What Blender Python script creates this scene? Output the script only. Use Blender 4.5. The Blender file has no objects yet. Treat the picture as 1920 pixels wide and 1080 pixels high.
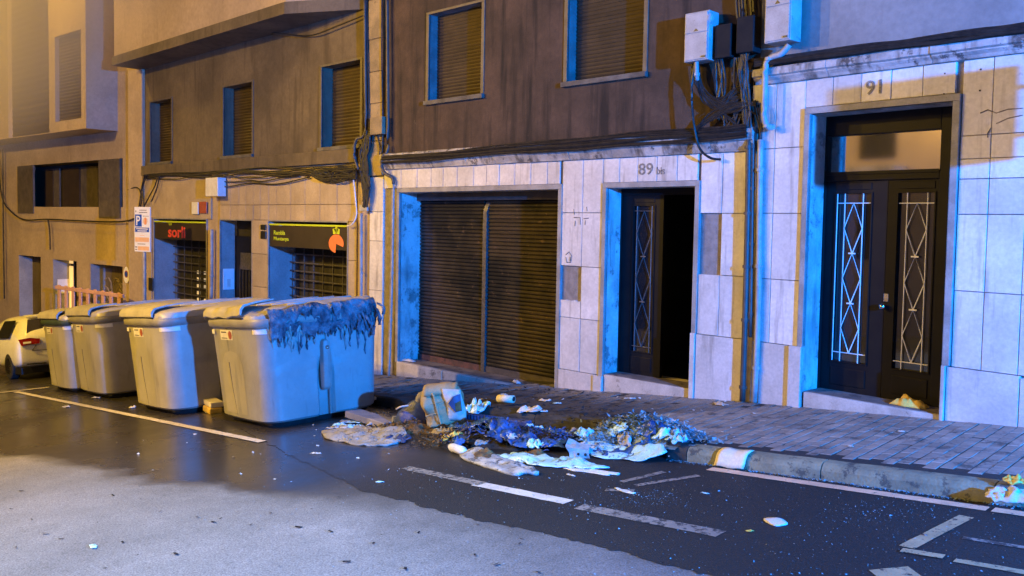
import bpy, bmesh, math, random
from mathutils import Vector, Matrix, noise
random.seed(7)
S = bpy.context.scene
COL = S.collection
R_ = math.radians

# ---------------------------------------------------------------- camera
FPX, PITCH, ROLL, CY0, A89, CAMH = 1610.0, R_(2.8), R_(-1.0), 498.0, R_(45.5), 2.0
CAM = Vector((0, 0, CAMH))
_f = Vector((-math.cos(A89), math.sin(A89), 0)); _r = Vector((math.sin(A89), math.cos(A89), 0))
FWD = _f * math.cos(PITCH) - Vector((0, 0, 1)) * math.sin(PITCH)
_d = FWD.cross(_r)
RGT = _r * math.cos(ROLL) + _d * math.sin(ROLL)
DWN = -_r * math.sin(ROLL) + _d * math.cos(ROLL)
cam = bpy.data.cameras.new('camera'); camo = bpy.data.objects.new('camera', cam); COL.objects.link(camo)
M = Matrix.Identity(4)
for i, v in enumerate((RGT, -DWN, -FWD)):
    for k in range(3): M[k][i] = v[k]
M.translation = CAM
camo.matrix_world = M
cam.sensor_fit = 'HORIZONTAL'; cam.sensor_width = 36.0; cam.lens = 36.0 * FPX / 1920.0
cam.shift_x = 0.0; cam.shift_y = -(540 - CY0) / 1920.0
cam.clip_start = 0.05; cam.clip_end = 400
S.camera = camo

# ---------------------------------------------------------------- night sky, lamps, exposure
W = bpy.data.worlds.new('World'); S.world = W; W.use_nodes = True
nt = W.node_tree
sky = nt.nodes.new('ShaderNodeTexSky'); sky.sky_type = 'NISHITA'; sky.sun_disc = False
sky.sun_elevation = R_(-5.0); sky.sun_rotation = R_(200)
bg = nt.nodes['Background']; bg.inputs['Strength'].default_value = 0.05
nt.links.new(sky.outputs[0], bg.inputs['Color'])
S.view_settings.view_transform = 'Standard'; S.view_settings.look = 'None'
S.view_settings.exposure = 0.0; S.view_settings.gamma = 1.0; S.view_settings.use_curve_mapping = False

def lamp(name, loc, col, power, rad=0.12):
    l = bpy.data.lights.new(name, 'POINT'); l.color = col; l.energy = power; l.shadow_soft_size = rad
    o = bpy.data.objects.new(name, l); o.location = loc; COL.objects.link(o)
    return o
SODIUM = (1.0, 0.60, 0.065); BLUE = (0.0, 0.22, 1.0)
def spot(name, loc, target, col, power, deg, blend, rad=.15):
    l = bpy.data.lights.new(name, 'SPOT'); l.color = col; l.energy = power; l.shadow_soft_size = rad
    l.spot_size = R_(deg); l.spot_blend = blend
    o = bpy.data.objects.new(name, l); COL.objects.link(o); o.location = loc
    o.rotation_euler = (Vector(target) - Vector(loc)).to_track_quat('-Z', 'Y').to_euler()
    return o
spot('sodium_street_lamp', (-15.0, -2.5, 7.2), (-4.0, 8.6, 1.6), SODIUM, 4500, 100, .5)   # street lamp on the other side, turned up the street
lamp('sodium_street_lamp', (-20.6, -2.5, 7.6), SODIUM, 7400, 0.15)       # next lamp down the street, left of the frame
lamp('sodium_street_lamp', (-25.5, 5.7, 10.0), SODIUM, 2200, 0.15)        # wall lamp just above the upper left corner of the frame
lamp('opposite_fill_light', (-11.5, -7.4, 7.0), SODIUM, 1500, 0.15)         # added to brighten the opposite house for its reflection in the transom
lamp('blue_emergency_light', (7.5, 3.0, 3.7), BLUE, 34000, 0.10)         # roof light of an emergency vehicle
spot('road_fill_light', (-6.0, -.2, 7.0), (-6.3, 1.6, -.5), (0.38, 0.60, 1.0), 6200, 72, .8)  # added cool fill from overhead that brightens only the near road

# ---------------------------------------------------------------- pixel rays onto real planes
def ray(px, py): return (RGT * (px - 960) + DWN * (py - CY0)) / FPX + FWD
def hit(px, py, p0, n):
    d = ray(px, py); return CAM + d * ((Vector(p0) - CAM).dot(n) / d.dot(n))
SX, SY, ZR, KH = 0.0915, 0.03, 0.26, 0.14
def zroad(x, y): return ZR + SX * x + SY * (y - 9.15)
def zwalk(x, y): return zroad(x, y) + KH
def kerb_y(x):
    if x > -4.6: return 6.85
    if x < -6.0: return 7.55
    return 6.85 + 0.7 * (-4.6 - x) / 1.4
def gz(x, y): return zwalk(x, y) if y > kerb_y(x) else zroad(x, y)
GN = Vector((-SX, -SY, 1.0)).normalized()
def G(px, py):
    p = hit(px, py, (0, 9.15, ZR), GN)
    if p.y > kerb_y(p.x):
        q = hit(px, py, (0, 9.15, ZR + KH), GN)
        if q.y > kerb_y(q.x) - .05: return q
    return p
ROOT_ROT = Matrix((Vector((1, 0, SX)).normalized(), Vector((0, 1, SY)).normalized(), GN)).transposed().to_4x4()

# ---------------------------------------------------------------- helpers
def link(o): COL.objects.link(o); return o
def tag(o, label=None, cat=None, group=None, kind=None):
    if label: o['label'] = label
    if cat: o['category'] = cat
    if group: o['group'] = group
    if kind: o['kind'] = kind
    return o
def empty(name, loc, rz=0.0, label=None, cat=None, group=None):
    o = bpy.data.objects.new(name, None); o.location = loc; o.rotation_euler = (0, 0, rz)
    o.empty_display_size = .1; link(o)
    return tag(o, label, cat, group)
def obj(name, bm, m, parent=None, smooth=False, kind=None):
    me = bpy.data.meshes.new(name)
    bmesh.ops.recalc_face_normals(bm, faces=bm.faces)
    bm.to_mesh(me); bm.free()
    if smooth:
        for p in me.polygons: p.use_smooth = True
    o = bpy.data.objects.new(name, me); link(o)
    if isinstance(m, (list, tuple)):
        for x in m: me.materials.append(x)
    elif m: me.materials.append(m)
    if parent: o.parent = parent
    if kind: o['kind'] = kind
    return o
def NB(): return bmesh.new()
def quad(bm, a, b, c, d, mi=0):
    f = bm.faces.new([bm.verts.new(p) for p in (a, b, c, d)]); f.material_index = mi; return f
def box(bm, x0, x1, y0, y1, z0, z1):
    v = [bm.verts.new(p) for p in ((x0,y0,z0),(x1,y0,z0),(x1,y1,z0),(x0,y1,z0),(x0,y0,z1),(x1,y0,z1),(x1,y1,z1),(x0,y1,z1))]
    for i in ((0,1,2,3),(4,7,6,5),(0,4,5,1),(1,5,6,2),(2,6,7,3),(3,7,4,0)): bm.faces.new([v[k] for k in i])
    return bm
def cbox(bm, x0, x1, y0, y1, z0, z1, c=.008):
    """slab whose street face (y0) has chamfered edges"""
    a = [bm.verts.new(p) for p in ((x0,y1,z0),(x1,y1,z0),(x1,y1,z1),(x0,y1,z1))]
    b = [bm.verts.new(p) for p in ((x0,y0+c,z0),(x1,y0+c,z0),(x1,y0+c,z1),(x0,y0+c,z1))]
    d = [bm.verts.new(p) for p in ((x0+c,y0,z0+c),(x1-c,y0,z0+c),(x1-c,y0,z1-c),(x0+c,y0,z1-c))]
    bm.faces.new(d)
    for i in range(4):
        j = (i + 1) % 4
        bm.faces.new((a[i], a[j], b[j], b[i])); bm.faces.new((b[i], b[j], d[j], d[i]))
    return bm
def tube(bm, pts, r, n=6, cap=True):
    pts = [Vector(p) for p in pts]; rings = []
    for i, p in enumerate(pts):
        t = (pts[min(i+1, len(pts)-1)] - pts[max(i-1, 0)])
        if t.length < 1e-6: t = Vector((0, 0, 1))
        t.normalize()
        a = t.cross(Vector((0, 0, 1)))
        if a.length < .05: a = t.cross(Vector((0, 1, 0)))
        a.normalize(); b = t.cross(a)
        rr = r[i] if isinstance(r, (list, tuple)) else r
        rings.append([bm.verts.new(p + (a * math.cos(2*math.pi*k/n) + b * math.sin(2*math.pi*k/n)) * rr) for k in range(n)])
    for A, B in zip(rings, rings[1:]):
        for k in range(n): bm.faces.new((A[k], A[(k+1) % n], B[(k+1) % n], B[k]))
    if cap: bm.faces.new(rings[0]); bm.faces.new(rings[-1])
    return bm
def smoothpath(pts, sub=5):
    P = [Vector(p) for p in pts]; P = [P[0]] + P + [P[-1]]; out = []
    for i in range(1, len(P) - 2):
        for k in range(sub):
            t = k / sub; a, b, c, d = P[i-1], P[i], P[i+1], P[i+2]
            out.append(.5 * ((2*b) + (c-a)*t + (2*a-5*b+4*c-d)*t*t + (3*b-a-3*c+d)*t*t*t))
    out.append(P[-2]); return out
def loft(bm, rings, cap0=True, cap1=True):
    V = [[bm.verts.new(p) for p in r] for r in rings]; n = len(V[0])
    for A, B in zip(V, V[1:]):
        for k in range(n): bm.faces.new((A[k], A[(k+1) % n], B[(k+1) % n], B[k]))
    if cap0: bm.faces.new(V[0][::-1])
    if cap1: bm.faces.new(V[-1])
    return V
def bevel(o, w=.01, seg=2):
    m = o.modifiers.new('bevel', 'BEVEL'); m.width = w; m.segments = seg; m.limit_method = 'ANGLE'; return o
def shared(name, src, m, loc=None, parent=None, mat4=None):
    o = bpy.data.objects.new(name, src); link(o)
    if parent: o.parent = parent
    if mat4 is not None: o.matrix_world = mat4
    elif loc: o.location = loc
    return o
def copy_tree(o, parent=None):
    c = o.copy(); COL.objects.link(c)
    if parent: c.parent = parent
    for ch in list(o.children): copy_tree(ch, c)
    return c
def text(name, body, m, parent, u0, u1, z0, z1, y, ext=.004):
    cu = bpy.data.curves.new(name, 'FONT'); cu.body = body; cu.extrude = ext; cu.resolution_u = 3; cu.offset = .022 if 'or' in body or 'a' in body else .012
    t = bpy.data.objects.new('tmp', cu); COL.objects.link(t)
    bpy.context.view_layer.update()
    me = bpy.data.meshes.new_from_object(t.evaluated_get(bpy.context.evaluated_depsgraph_get()))
    bpy.data.objects.remove(t)
    xs = [v.co.x for v in me.vertices]; ys = [v.co.y for v in me.vertices]
    x0, x1, a0, a1 = min(xs), max(xs), min(ys), max(ys)
    for v in me.vertices:
        X, Z, D = v.co.x, v.co.y, v.co.z
        v.co = (u0 + (X-x0)/(x1-x0)*(u1-u0), y - D, z0 + (Z-a0)/(a1-a0)*(z1-z0))
    me.name = name; me.materials.clear(); me.materials.append(m)
    o = bpy.data.objects.new(name, me); link(o); o.parent = parent
    return o

# ---------------------------------------------------------------- materials
MATS = {}
def mat(name, c1, c2=None, sc=2.0, lo=.38, hi=.62, rough=.7, bump=.25, bsc=70.0, streak=None, spots=None,
        rnd=.0, metal=0.0, spec=.4, local=False, emit=None, es=1.0, rough2=None, bdist=.01, fa=.5):
    m = bpy.data.materials.new(name); m.use_nodes = True; N = m.node_tree; L = N.links; nd = N.nodes
    P = nd['Principled BSDF']
    if local:
        tc = nd.new('ShaderNodeTexCoord'); co = tc.outputs['Object']
    else:
        g = nd.new('ShaderNodeNewGeometry'); co = g.outputs['Position']
    def nz(scale, detail=5, vec=None, r=.6):
        t = nd.new('ShaderNodeTexNoise'); t.inputs['Scale'].default_value = scale; t.inputs['Detail'].default_value = detail
        t.inputs['Roughness'].default_value = r
        L.new(vec or co, t.inputs['Vector']); return t.outputs[0]
    def ramp(src, a, b):
        r = nd.new('ShaderNodeMapRange'); r.inputs[1].default_value = a; r.inputs[2].default_value = b; r.clamp = True
        L.new(src, r.inputs[0]); return r.outputs[0]
    def mix(fac, a, b):
        x = nd.new('ShaderNodeMix'); x.data_type = 'RGBA'
        if isinstance(fac, float): x.inputs[0].default_value = fac
        else: L.new(fac, x.inputs[0])
        for s, k in ((a, 6), (b, 7)):
            if isinstance(s, (tuple, list)): x.inputs[k].default_value = (*s[:3], 1)
            else: L.new(s, x.inputs[k])
        return x.outputs[2]
    c2 = c2 or tuple(v * .75 for v in c1)
    f1 = ramp(nz(sc), lo, hi)
    col = mix(f1, c1, c2)
    fine = nz(sc * 14, 3)
    mm = nd.new('ShaderNodeMath'); mm.operation = 'MULTIPLY_ADD'; L.new(fine, mm.inputs[0]); mm.inputs[1].default_value = fa; mm.inputs[2].default_value = 1 - fa * .5
    hs = nd.new('ShaderNodeHueSaturation'); L.new(col, hs.inputs['Color']); L.new(mm.outputs[0], hs.inputs['Value'])
    col = hs.outputs['Color']
    if rnd:
        oi = nd.new('ShaderNodeObjectInfo'); m2 = nd.new('ShaderNodeMath'); m2.operation = 'MULTIPLY_ADD'
        L.new(oi.outputs['Random'], m2.inputs[0]); m2.inputs[1].default_value = rnd * 2; m2.inputs[2].default_value = 1 - rnd
        h2 = nd.new('ShaderNodeHueSaturation'); L.new(col, h2.inputs['Color']); L.new(m2.outputs[0], h2.inputs['Value']); col = h2.outputs['Color']
    if streak:
        mp = nd.new('ShaderNodeMapping'); mp.inputs['Scale'].default_value = (streak[2], streak[2], streak[3]); L.new(co, mp.inputs[0])
        fs = ramp(nz(1.0, 4, mp.outputs[0]), streak[4], streak[4] + .16)
        k = nd.new('ShaderNodeMath'); k.operation = 'MULTIPLY'; L.new(fs, k.inputs[0]); k.inputs[1].default_value = streak[1]
        col = mix(k.outputs[0], col, streak[0])
    if spots:
        fs = ramp(nz(spots[2], 6, None, .75), spots[3], spots[3] + .06)
        k = nd.new('ShaderNodeMath'); k.operation = 'MULTIPLY'; L.new(fs, k.inputs[0]); k.inputs[1].default_value = spots[1]
        col = mix(k.outputs[0], col, spots[0])
    L.new(col, P.inputs['Base Color'])
    P.inputs['Metallic'].default_value = metal; P.inputs['Specular IOR Level'].default_value = spec
    if rough2 is None: P.inputs['Roughness'].default_value = rough
    else:
        rr = nd.new('ShaderNodeMapRange'); L.new(f1, rr.inputs[0]); rr.inputs[3].default_value = rough; rr.inputs[4].default_value = rough2
        L.new(rr.outputs[0], P.inputs['Roughness'])
    if bump:
        b = nd.new('ShaderNodeBump'); b.inputs['Strength'].default_value = bump; b.inputs['Distance'].default_value = bdist
        L.new(nz(bsc, 4), b.inputs['Height']); L.new(b.outputs[0], P.inputs['Normal'])
    if emit:
        P.inputs['Emission Color'].default_value = (*emit, 1); P.inputs['Emission Strength'].default_value = es
    MATS[name] = m; return m

m_stone = mat('pale limestone', (.62,.585,.55), (.50,.47,.44), 1.7, rough=.6, bump=.18, rnd=.10, streak=((.16,.14,.12), .55, 9, .9, .56), spots=((.2,.18,.16), .5, 9, .66))
m_base = mat('plinth stone', (.54,.50,.47), (.43,.40,.37), 2.2, rough=.65, bump=.25, rnd=.07, streak=((.13,.12,.10), .6, 7, .8, .56), spots=((.2,.18,.16), .5, 12, .64))
m_mortar = mat('bare mortar', (.27,.24,.22), (.19,.17,.155), 9, rough=.95, bump=.9, bsc=40)
m_trim = mat('grey stone trim', (.30,.285,.27), (.20,.19,.18), 4, rough=.7, bump=.25, rnd=.06, spots=((.08,.07,.06), .6, 7, .62))
m_jamb = mat('painted jamb', (.52,.50,.48), (.33,.31,.30), 2.2, rough=.55, bump=.2, streak=((.13,.12,.115), .7, 4, .8, .5), spots=((.09,.08,.08), .7, 3.2, .55))
m_sillm = mat('dirty window sill', (.13,.12,.105), (.07,.062,.055), 4, rough=.8, bump=.3)
m_darkjamb = mat('grimy window jamb', (.17,.155,.145), (.10,.09,.085), 3, rough=.85, bump=.3)  # darkened to stand in for weaker blue light on the upper floor
m_cornice = mat('weathered cornice stone', (.47,.44,.41), (.25,.23,.21), 2.2, rough=.8, bump=.6, bsc=30, rnd=.12, streak=((.05,.045,.04), .8, 7, 1.5, .5), spots=((.035,.03,.028), .85, 3.2, .56))
m_wall89 = mat('dirty brown render', (.078,.050,.035), (.040,.027,.019), 1.2, rough=.9, bump=.5, bsc=40, streak=((.012,.010,.009), .85, 5.0, .4, .50), spots=((.13,.1,.085), .4, 3, .66))
m_wall91 = mat('pale grey render', (.25,.235,.215), (.20,.185,.17), 1.0, rough=.9, bump=.3, bsc=45, streak=((.18,.16,.14), .5, 6, .5, .6))
m_wallL = mat('ochre render', (.145,.112,.072), (.09,.07,.046), .9, rough=.9, bump=.45, bsc=40, streak=((.06,.045,.03), .7, 4.5, .5, .52))
m_wallF = mat('tan render', (.42,.32,.22), (.34,.26,.18), .8, rough=.9, bump=.25, bsc=45, streak=((.2,.15,.1), .35, 3, .4, .58))
m_tileL = mat('tan facing slab', (.43,.34,.25), (.35,.275,.20), 2.0, rough=.7, bump=.15, rnd=.07, streak=((.17,.13,.09), .4, 6, .8, .58))
m_quoin = mat('yellow quoin stone', (.30,.23,.14), (.20,.155,.095), 3, rough=.85, bump=.4, bsc=35, rnd=.12, spots=((.08,.06,.04), .6, 5, .6))
m_blind = mat('brown roller slats', (.055,.037,.022), (.04,.027,.017), 4, rough=.55, bump=.06, rnd=.12)
m_frame = mat('window frame paint', (.12,.10,.08), (.08,.065,.055), 5, rough=.6, bump=.1)
m_shutter = mat('sooty steel slat', (.06,.044,.028), (.009,.008,.007), 1.1, lo=.36, hi=.6, rough=.38, rough2=.75, bump=.25, bsc=55, rnd=.22, metal=.35, spots=((.19,.12,.07), .55, 7, .6))
m_rustred = mat('red lead primer', (.15,.06,.045), (.06,.035,.028), 5, rough=.8, bump=.3, spots=((.03,.02,.02), .8, 6, .56))
m_blackpaint = mat('black painted timber', (.006,.006,.008), (.010,.009,.009), 4, rough=.5, bump=.1, bsc=35, spec=.12)
m_boxblack = mat('weathered black enclosure', (.012,.012,.014), (.02,.018,.017), 5, rough=.75, bump=.1, spec=.12)
m_glassdark = mat('dark glass', (.012,.013,.016), (.018,.018,.02), 3, rough=.04, bump=0, spec=.8)
m_transom = mat('dirty mirror like pane', (.012,.013,.016), (.018,.018,.02), 3, rough=.05, bump=0, spec=1.0); m_transom.node_tree.nodes['Principled BSDF'].inputs['IOR'].default_value = 2.4
m_whitebar = mat('white painted iron', (.74,.73,.70), (.62,.6,.58), 20, rough=.45, bump=.08)
m_ironbar = mat('grey iron', (.12,.11,.11), (.07,.065,.06), 20, rough=.5, bump=.1, metal=.4)
m_chrome = mat('worn steel', (.6,.58,.55), (.4,.38,.36), 18, rough=.22, bump=.05, metal=1)
m_cable = mat('black cable', (.012,.011,.011), (.028,.024,.022), 14, rough=.5, bump=.1)
m_pipe = mat('dark painted pipe', (.05,.042,.04), (.085,.07,.06), 5, rough=.5, bump=.15)
m_pipegrey = mat('grey conduit', (.36,.34,.33), (.25,.23,.22), 6, rough=.45, bump=.1)
m_boxgrey = mat('dirty grey enclosure', (.40,.385,.37), (.31,.30,.285), 5, rough=.55, bump=.1, local=True, spots=((.11,.10,.09), .7, 9, .6))
m_tarp = mat('shiny melted tarp', (.045,.12,.30), (.012,.03,.08), 5, rough=.25, bump=.5, bsc=35)  # blue deepened to stand in for shade from the sodium lamps
m_white = mat('white plastic', (.72,.71,.69), (.62,.6,.57), 8, rough=.4, bump=.05, local=True)
m_black = mat('black plastic', (.014,.014,.015), (.025,.024,.024), 8, rough=.4, bump=.1, local=True)
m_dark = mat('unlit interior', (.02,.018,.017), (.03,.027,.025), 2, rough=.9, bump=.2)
m_concrete = mat('doorstep stone', (.50,.45,.39), (.36,.32,.27), 4, rough=.75, bump=.3, rnd=.1, spots=((.09,.075,.06), .75, 5, .58))
m_tread = mat('scuffed doorstep top', (.20,.165,.14), (.10,.085,.075), 3, rough=.85, bump=.4, spots=((.04,.03,.028), .8, 5, .54))
m_digit = mat('worn number paint', (.10,.09,.085), (.26,.24,.22), 30, rough=.7, bump=.1)
m_sign = mat('dark shop sign', (.035,.026,.017), (.043,.032,.021), 3, rough=.45, bump=.03)
m_red = mat('red lettering', (.75,.085,.045), (.68,.07,.04), 10, rough=.45, bump=0)
m_lime = mat('lime lettering', (.52,.62,.03), (.47,.57,.03), 10, rough=.45, bump=0)
m_orange = mat('orange print', (.85,.22,.07), (.78,.2,.06), 10, rough=.45, bump=0)
m_bin = mat('grey bin plastic', (.40,.375,.33), (.33,.31,.27), 1.8, rough=.42, bump=.04, bsc=130, local=True, streak=((.16,.145,.125), .5, 6, 1.0, .58), spots=((.13,.12,.105), .55, 10, .66), fa=.12)
m_binburnt = mat('scorched bin plastic', (.33,.32,.30), (.27,.26,.24), 1.8, rough=.38, bump=.35, bsc=24, local=True, streak=((.10,.10,.105), .6, 9, 1.2, .60), spots=((.035,.035,.04), .85, 16, .66), fa=.12)
m_lid = mat('bin lid plastic', (.48,.445,.39), (.39,.36,.32), 3, rough=.38, bump=.04, bsc=110, local=True, spots=((.12,.11,.1), .5, 7, .62), fa=.12)
m_burnt = mat('burnt melted plastic', (.22,.23,.26), (.055,.06,.08), 6, rough=.25, rough2=.6, bump=1.0, bsc=26, local=True, bdist=.03, spots=((.33,.33,.33), .7, 8, .63))
m_rim = mat('bin rim plastic', (.29,.275,.25), (.23,.215,.195), 4, rough=.45, bump=.04, local=True, fa=.12)
m_rimgreen = mat('dark green bin rim', (.05,.075,.065), (.04,.06,.05), 4, rough=.45, bump=.1, local=True)
m_sticker = mat('bin sticker', (.74,.70,.64), (.66,.62,.56), 9, rough=.4, bump=0, local=True)
m_reflect = mat('pale reflective tape', (.80,.79,.76), (.72,.7,.68), 9, rough=.3, bump=0, local=True)
m_logo = mat('rust red logo print', (.35,.09,.05), (.3,.08,.05), 9, rough=.4, bump=0, local=True)
m_groove = mat('dark mould seam', (.05,.043,.035), None, 9, rough=.8, bump=0, local=True)
m_car = mat('white car paint', (.80,.79,.77), (.76,.75,.73), 3, rough=.18, bump=0, spec=.6, local=True)
m_carglass = mat('car glass', (.025,.025,.027), (.02,.02,.022), 3, rough=.03, bump=0, spec=.9, local=True)
m_tail = mat('tail light lens', (.28,.012,.012), (.16,.008,.008), 14, rough=.12, bump=0, spec=.8, local=True)
m_tyre = mat('tyre rubber', (.018,.018,.018), (.028,.027,.026), 10, rough=.85, bump=.2, local=True)
m_carblack = mat('black car trim', (.015,.015,.016), None, 9, rough=.5, bump=.05, local=True)
m_barrier = mat('pink faded barrier plastic', (.62,.36,.29), (.54,.31,.25), 4, rough=.5, bump=.1, local=True)
m_litdoor = mat('lit doorway glass', (.8,.6,.3), None, 3, rough=.4, bump=0, emit=(1.0,.60,.20), es=.95)
m_goodsglow = mat('glowing shelf goods', (.7,.6,.45), None, 3, rough=.5, bump=0, emit=(1.0,.78,.48), es=.35)  # goods given a glow to stand in for shop light on them
m_blueplate = mat('blue sign print', (.012,.075,.42), (.014,.08,.4), 10, rough=.35, bump=0)
m_signwhite = mat('white sign enamel', (.80,.79,.77), (.76,.74,.71), 10, rough=.3, bump=0)
m_peach = mat('peach sign print', (.80,.48,.25), (.74,.43,.22), 14, rough=.35, bump=0)
m_cyanpanel = mat('pale intercom panel', (.78,.86,.88), (.74,.82,.84), 9, rough=.3, bump=0)
m_soot = m_black

# ground materials ------------------------------------------------
def ground_mat(name, dry1, dry2, wet, sparkle=.0, wetmask=True, bump=.35, rough=.85, dirty=None):
    m = bpy.data.materials.new(name); m.use_nodes = True; N = m.node_tree; L = N.links; nd = N.nodes; P = nd['Principled BSDF']
    g = nd.new('ShaderNodeNewGeometry'); co = g.outputs['Position']
    def nz(scale, detail=5, r=.6, vec=None):
        t = nd.new('ShaderNodeTexNoise'); t.inputs['Scale'].default_value = scale; t.inputs['Detail'].default_value = detail; t.inputs['Roughness'].default_value = r
        L.new(vec or co, t.inputs['Vector']); return t.outputs[0]
    def mr(src, a, b, c=0., d=1.):
        r = nd.new('ShaderNodeMapRange'); L.new(src, r.inputs[0])
        for k, v in zip((1, 2, 3, 4), (a, b, c, d)): r.inputs[k].default_value = v
        return r.outputs[0]
    def mth(op, a, b):
        x = nd.new('ShaderNodeMath'); x.operation = op
        for s, k in ((a, 0), (b, 1)):
            if isinstance(s, (int, float)): x.inputs[k].default_value = s
            else: L.new(s, x.inputs[k])
        return x.outputs[0]
    def mix(f, a, b):
        x = nd.new('ShaderNodeMix'); x.data_type = 'RGBA'
        if isinstance(f, float): x.inputs[0].default_value = f
        else: L.new(f, x.inputs[0])
        for s, k in ((a, 6), (b, 7)):
            if isinstance(s, tuple): x.inputs[k].default_value = (*s, 1)
            else: L.new(s, x.inputs[k])
        return x.outputs[2]
    sp = nd.new('ShaderNodeSeparateXYZ'); L.new(co, sp.inputs[0])
    col = mix(mr(nz(.9, 6), .38, .62), dry1, dry2)
    agg = nz(85, 2, .5)
    col2 = nd.new('ShaderNodeHueSaturation'); L.new(col, col2.inputs['Color']); L.new(mr(agg, .3, .7, .55, 1.5), col2.inputs['Value']); col = col2.outputs['Color']
    big = mr(nz(.35, 5, .7), .35, .68, 1.12, .72)
    hb = nd.new('ShaderNodeHueSaturation'); L.new(col, hb.inputs['Color']); L.new(big, hb.inputs['Value']); col = hb.outputs['Color']
    tracks = mr(nz(6.0, 6, .75), .56, .70)
    col = mix(mth('MULTIPLY', tracks, .35), col, tuple(v * .35 for v in dry1))
    rg = rough
    if wetmask:   # grime band washed along the resurfaced strip
        gk = mr(mth('ADD', sp.outputs[1], mth('MULTIPLY', mth('SUBTRACT', nz(1.3, 7, .75), .5), 2.4)), 3.5, 4.9)
        col = mix(mth('MULTIPLY', gk, .72), col, (.036, .031, .027) if dry1[0] > .1 else dry2)
    if dirty:      # burnt, sooty ground round the fire site (a stain of its own shape)
        dx = mth('MULTIPLY', mth('ADD', sp.outputs[0], 7.6), .30); dy = mth('MULTIPLY', mth('ADD', sp.outputs[1], -7.2), .62)
        dd = mth('SQRT', mth('ADD', mth('MULTIPLY', dx, dx), mth('MULTIPLY', dy, dy)), 0)
        k = mr(mth('ADD', dd, mth('MULTIPLY', mth('SUBTRACT', nz(1.6, 6, .7), .5), 1.3)), .75, 1.25, 1, 0)
        col = mix(mth('MULTIPLY', k, .85), col, dirty)
    if wetmask:    # hosed wet carriageway, its edge wavy
        # wet where y is beyond a wavy line and x is down the street
        e = mth('ADD', sp.outputs[1], mth('MULTIPLY', mth('SUBTRACT', nz(.55, 5, .6), .5), 1.5))
        e = mth('ADD', e, mth('MULTIPLY', sp.outputs[0], -.13))
        wm = mr(e, 4.80, 5.05)
        wm = mth('MULTIPLY', wm, mr(sp.outputs[0], -5.6, -7.2))
        pud = mr(nz(.7, 4), .35, .6)
        col = mix(mth('MULTIPLY', wm, .92), col, wet)
        r1 = mr(wm, 0, 1, rough, .36)
        rg = mth('SUBTRACT', r1, mth('MULTIPLY', mth('MULTIPLY', wm, pud), .14))
        L.new(rg, P.inputs['Roughness'])
        bs = mr(wm, 0, 1, bump, .06)
    else:
        P.inputs['Roughness'].default_value = rough; bs = None
    L.new(col, P.inputs['Base Color'])
    b = nd.new('ShaderNodeBump'); b.inputs['Distance'].default_value = .012
    if bs is None: b.inputs['Strength'].default_value = bump
    else: L.new(bs, b.inputs['Strength'])
    L.new(mth('ADD', agg, nz(28, 3)), b.inputs['Height']); L.new(b.outputs[0], P.inputs['Normal'])
    P.inputs['Specular IOR Level'].default_value = .5
    return m
m_road = ground_mat('old pale asphalt', (.21,.20,.195), (.165,.16,.155), (.033,.029,.027))
m_strip = ground_mat('newer dark asphalt', (.016,.016,.0165), (.010,.010,.0105), (.040,.034,.030), bump=.8, rough=.7)
m_paver = mat('grey concrete paver', (.30,.265,.225), (.21,.185,.16), 2.0, rough=.85, bump=.5, bsc=60, rnd=.17, spots=((.05,.045,.042), .7, 4, .56))
m_walkbase = ground_mat('pavement joints and sand', (.03,.027,.025), (.02,.018,.017), (.03,.03,.03), wetmask=False, bump=.6, dirty=(.015,.013,.013))
m_paverdirty = ground_mat('sooty concrete paver', (.26,.235,.205), (.18,.163,.145), (.03,.03,.03), wetmask=False, bump=.7, dirty=(.022,.02,.02))
m_kerb = mat('mossy kerb stone', (.26,.26,.17), (.16,.16,.11), 3.5, rough=.85, bump=.7, bsc=40, rnd=.08, spots=((.055,.06,.055), .85, 6, .55))
m_kerbsoot = mat('sooty kerb stone', (.06,.06,.058), (.03,.03,.03), 3.5, rough=.9, bump=.7, bsc=40)
def paint_mat(name, c, under, cover):
    m = mat(name, c, tuple(v*.8 for v in c), 5, rough=.65, bump=.35, bsc=70, spots=(under, 1.0, 16, cover))
    return m
m_line = paint_mat('worn white road paint', (.66,.60,.53), (.07,.065,.062), .60)
m_faint = paint_mat('nearly worn off road paint', (.27,.235,.20), (.045,.043,.043), .50)
m_yellow = paint_mat('faded yellow kerb line', (.78,.52,.33), (.07,.06,.055), .60)
m_box = paint_mat('bay corner paint', (.46,.36,.20), (.04,.036,.034), .55)

# ================================================================= GROUND
def plane_mesh(name, x0, x1, y0, y1, dz, m, zf=zroad, nx=1, ny=1, kind='structure'):
    bm = NB(); V = {}
    for i in range(nx + 1):
        for j in range(ny + 1):
            x = x0 + (x1 - x0) * i / nx; y = y0 + (y1 - y0) * j / ny
            V[i, j] = bm.verts.new((x, y, zf(x, y) + dz))
    for i in range(nx):
        for j in range(ny): bm.faces.new((V[i, j], V[i+1, j], V[i+1, j+1], V[i, j+1]))
    return obj(name, bm, m, kind=kind)
plane_mesh('road', -90, 40, -9, 9.6, 0, m_road)
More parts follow.
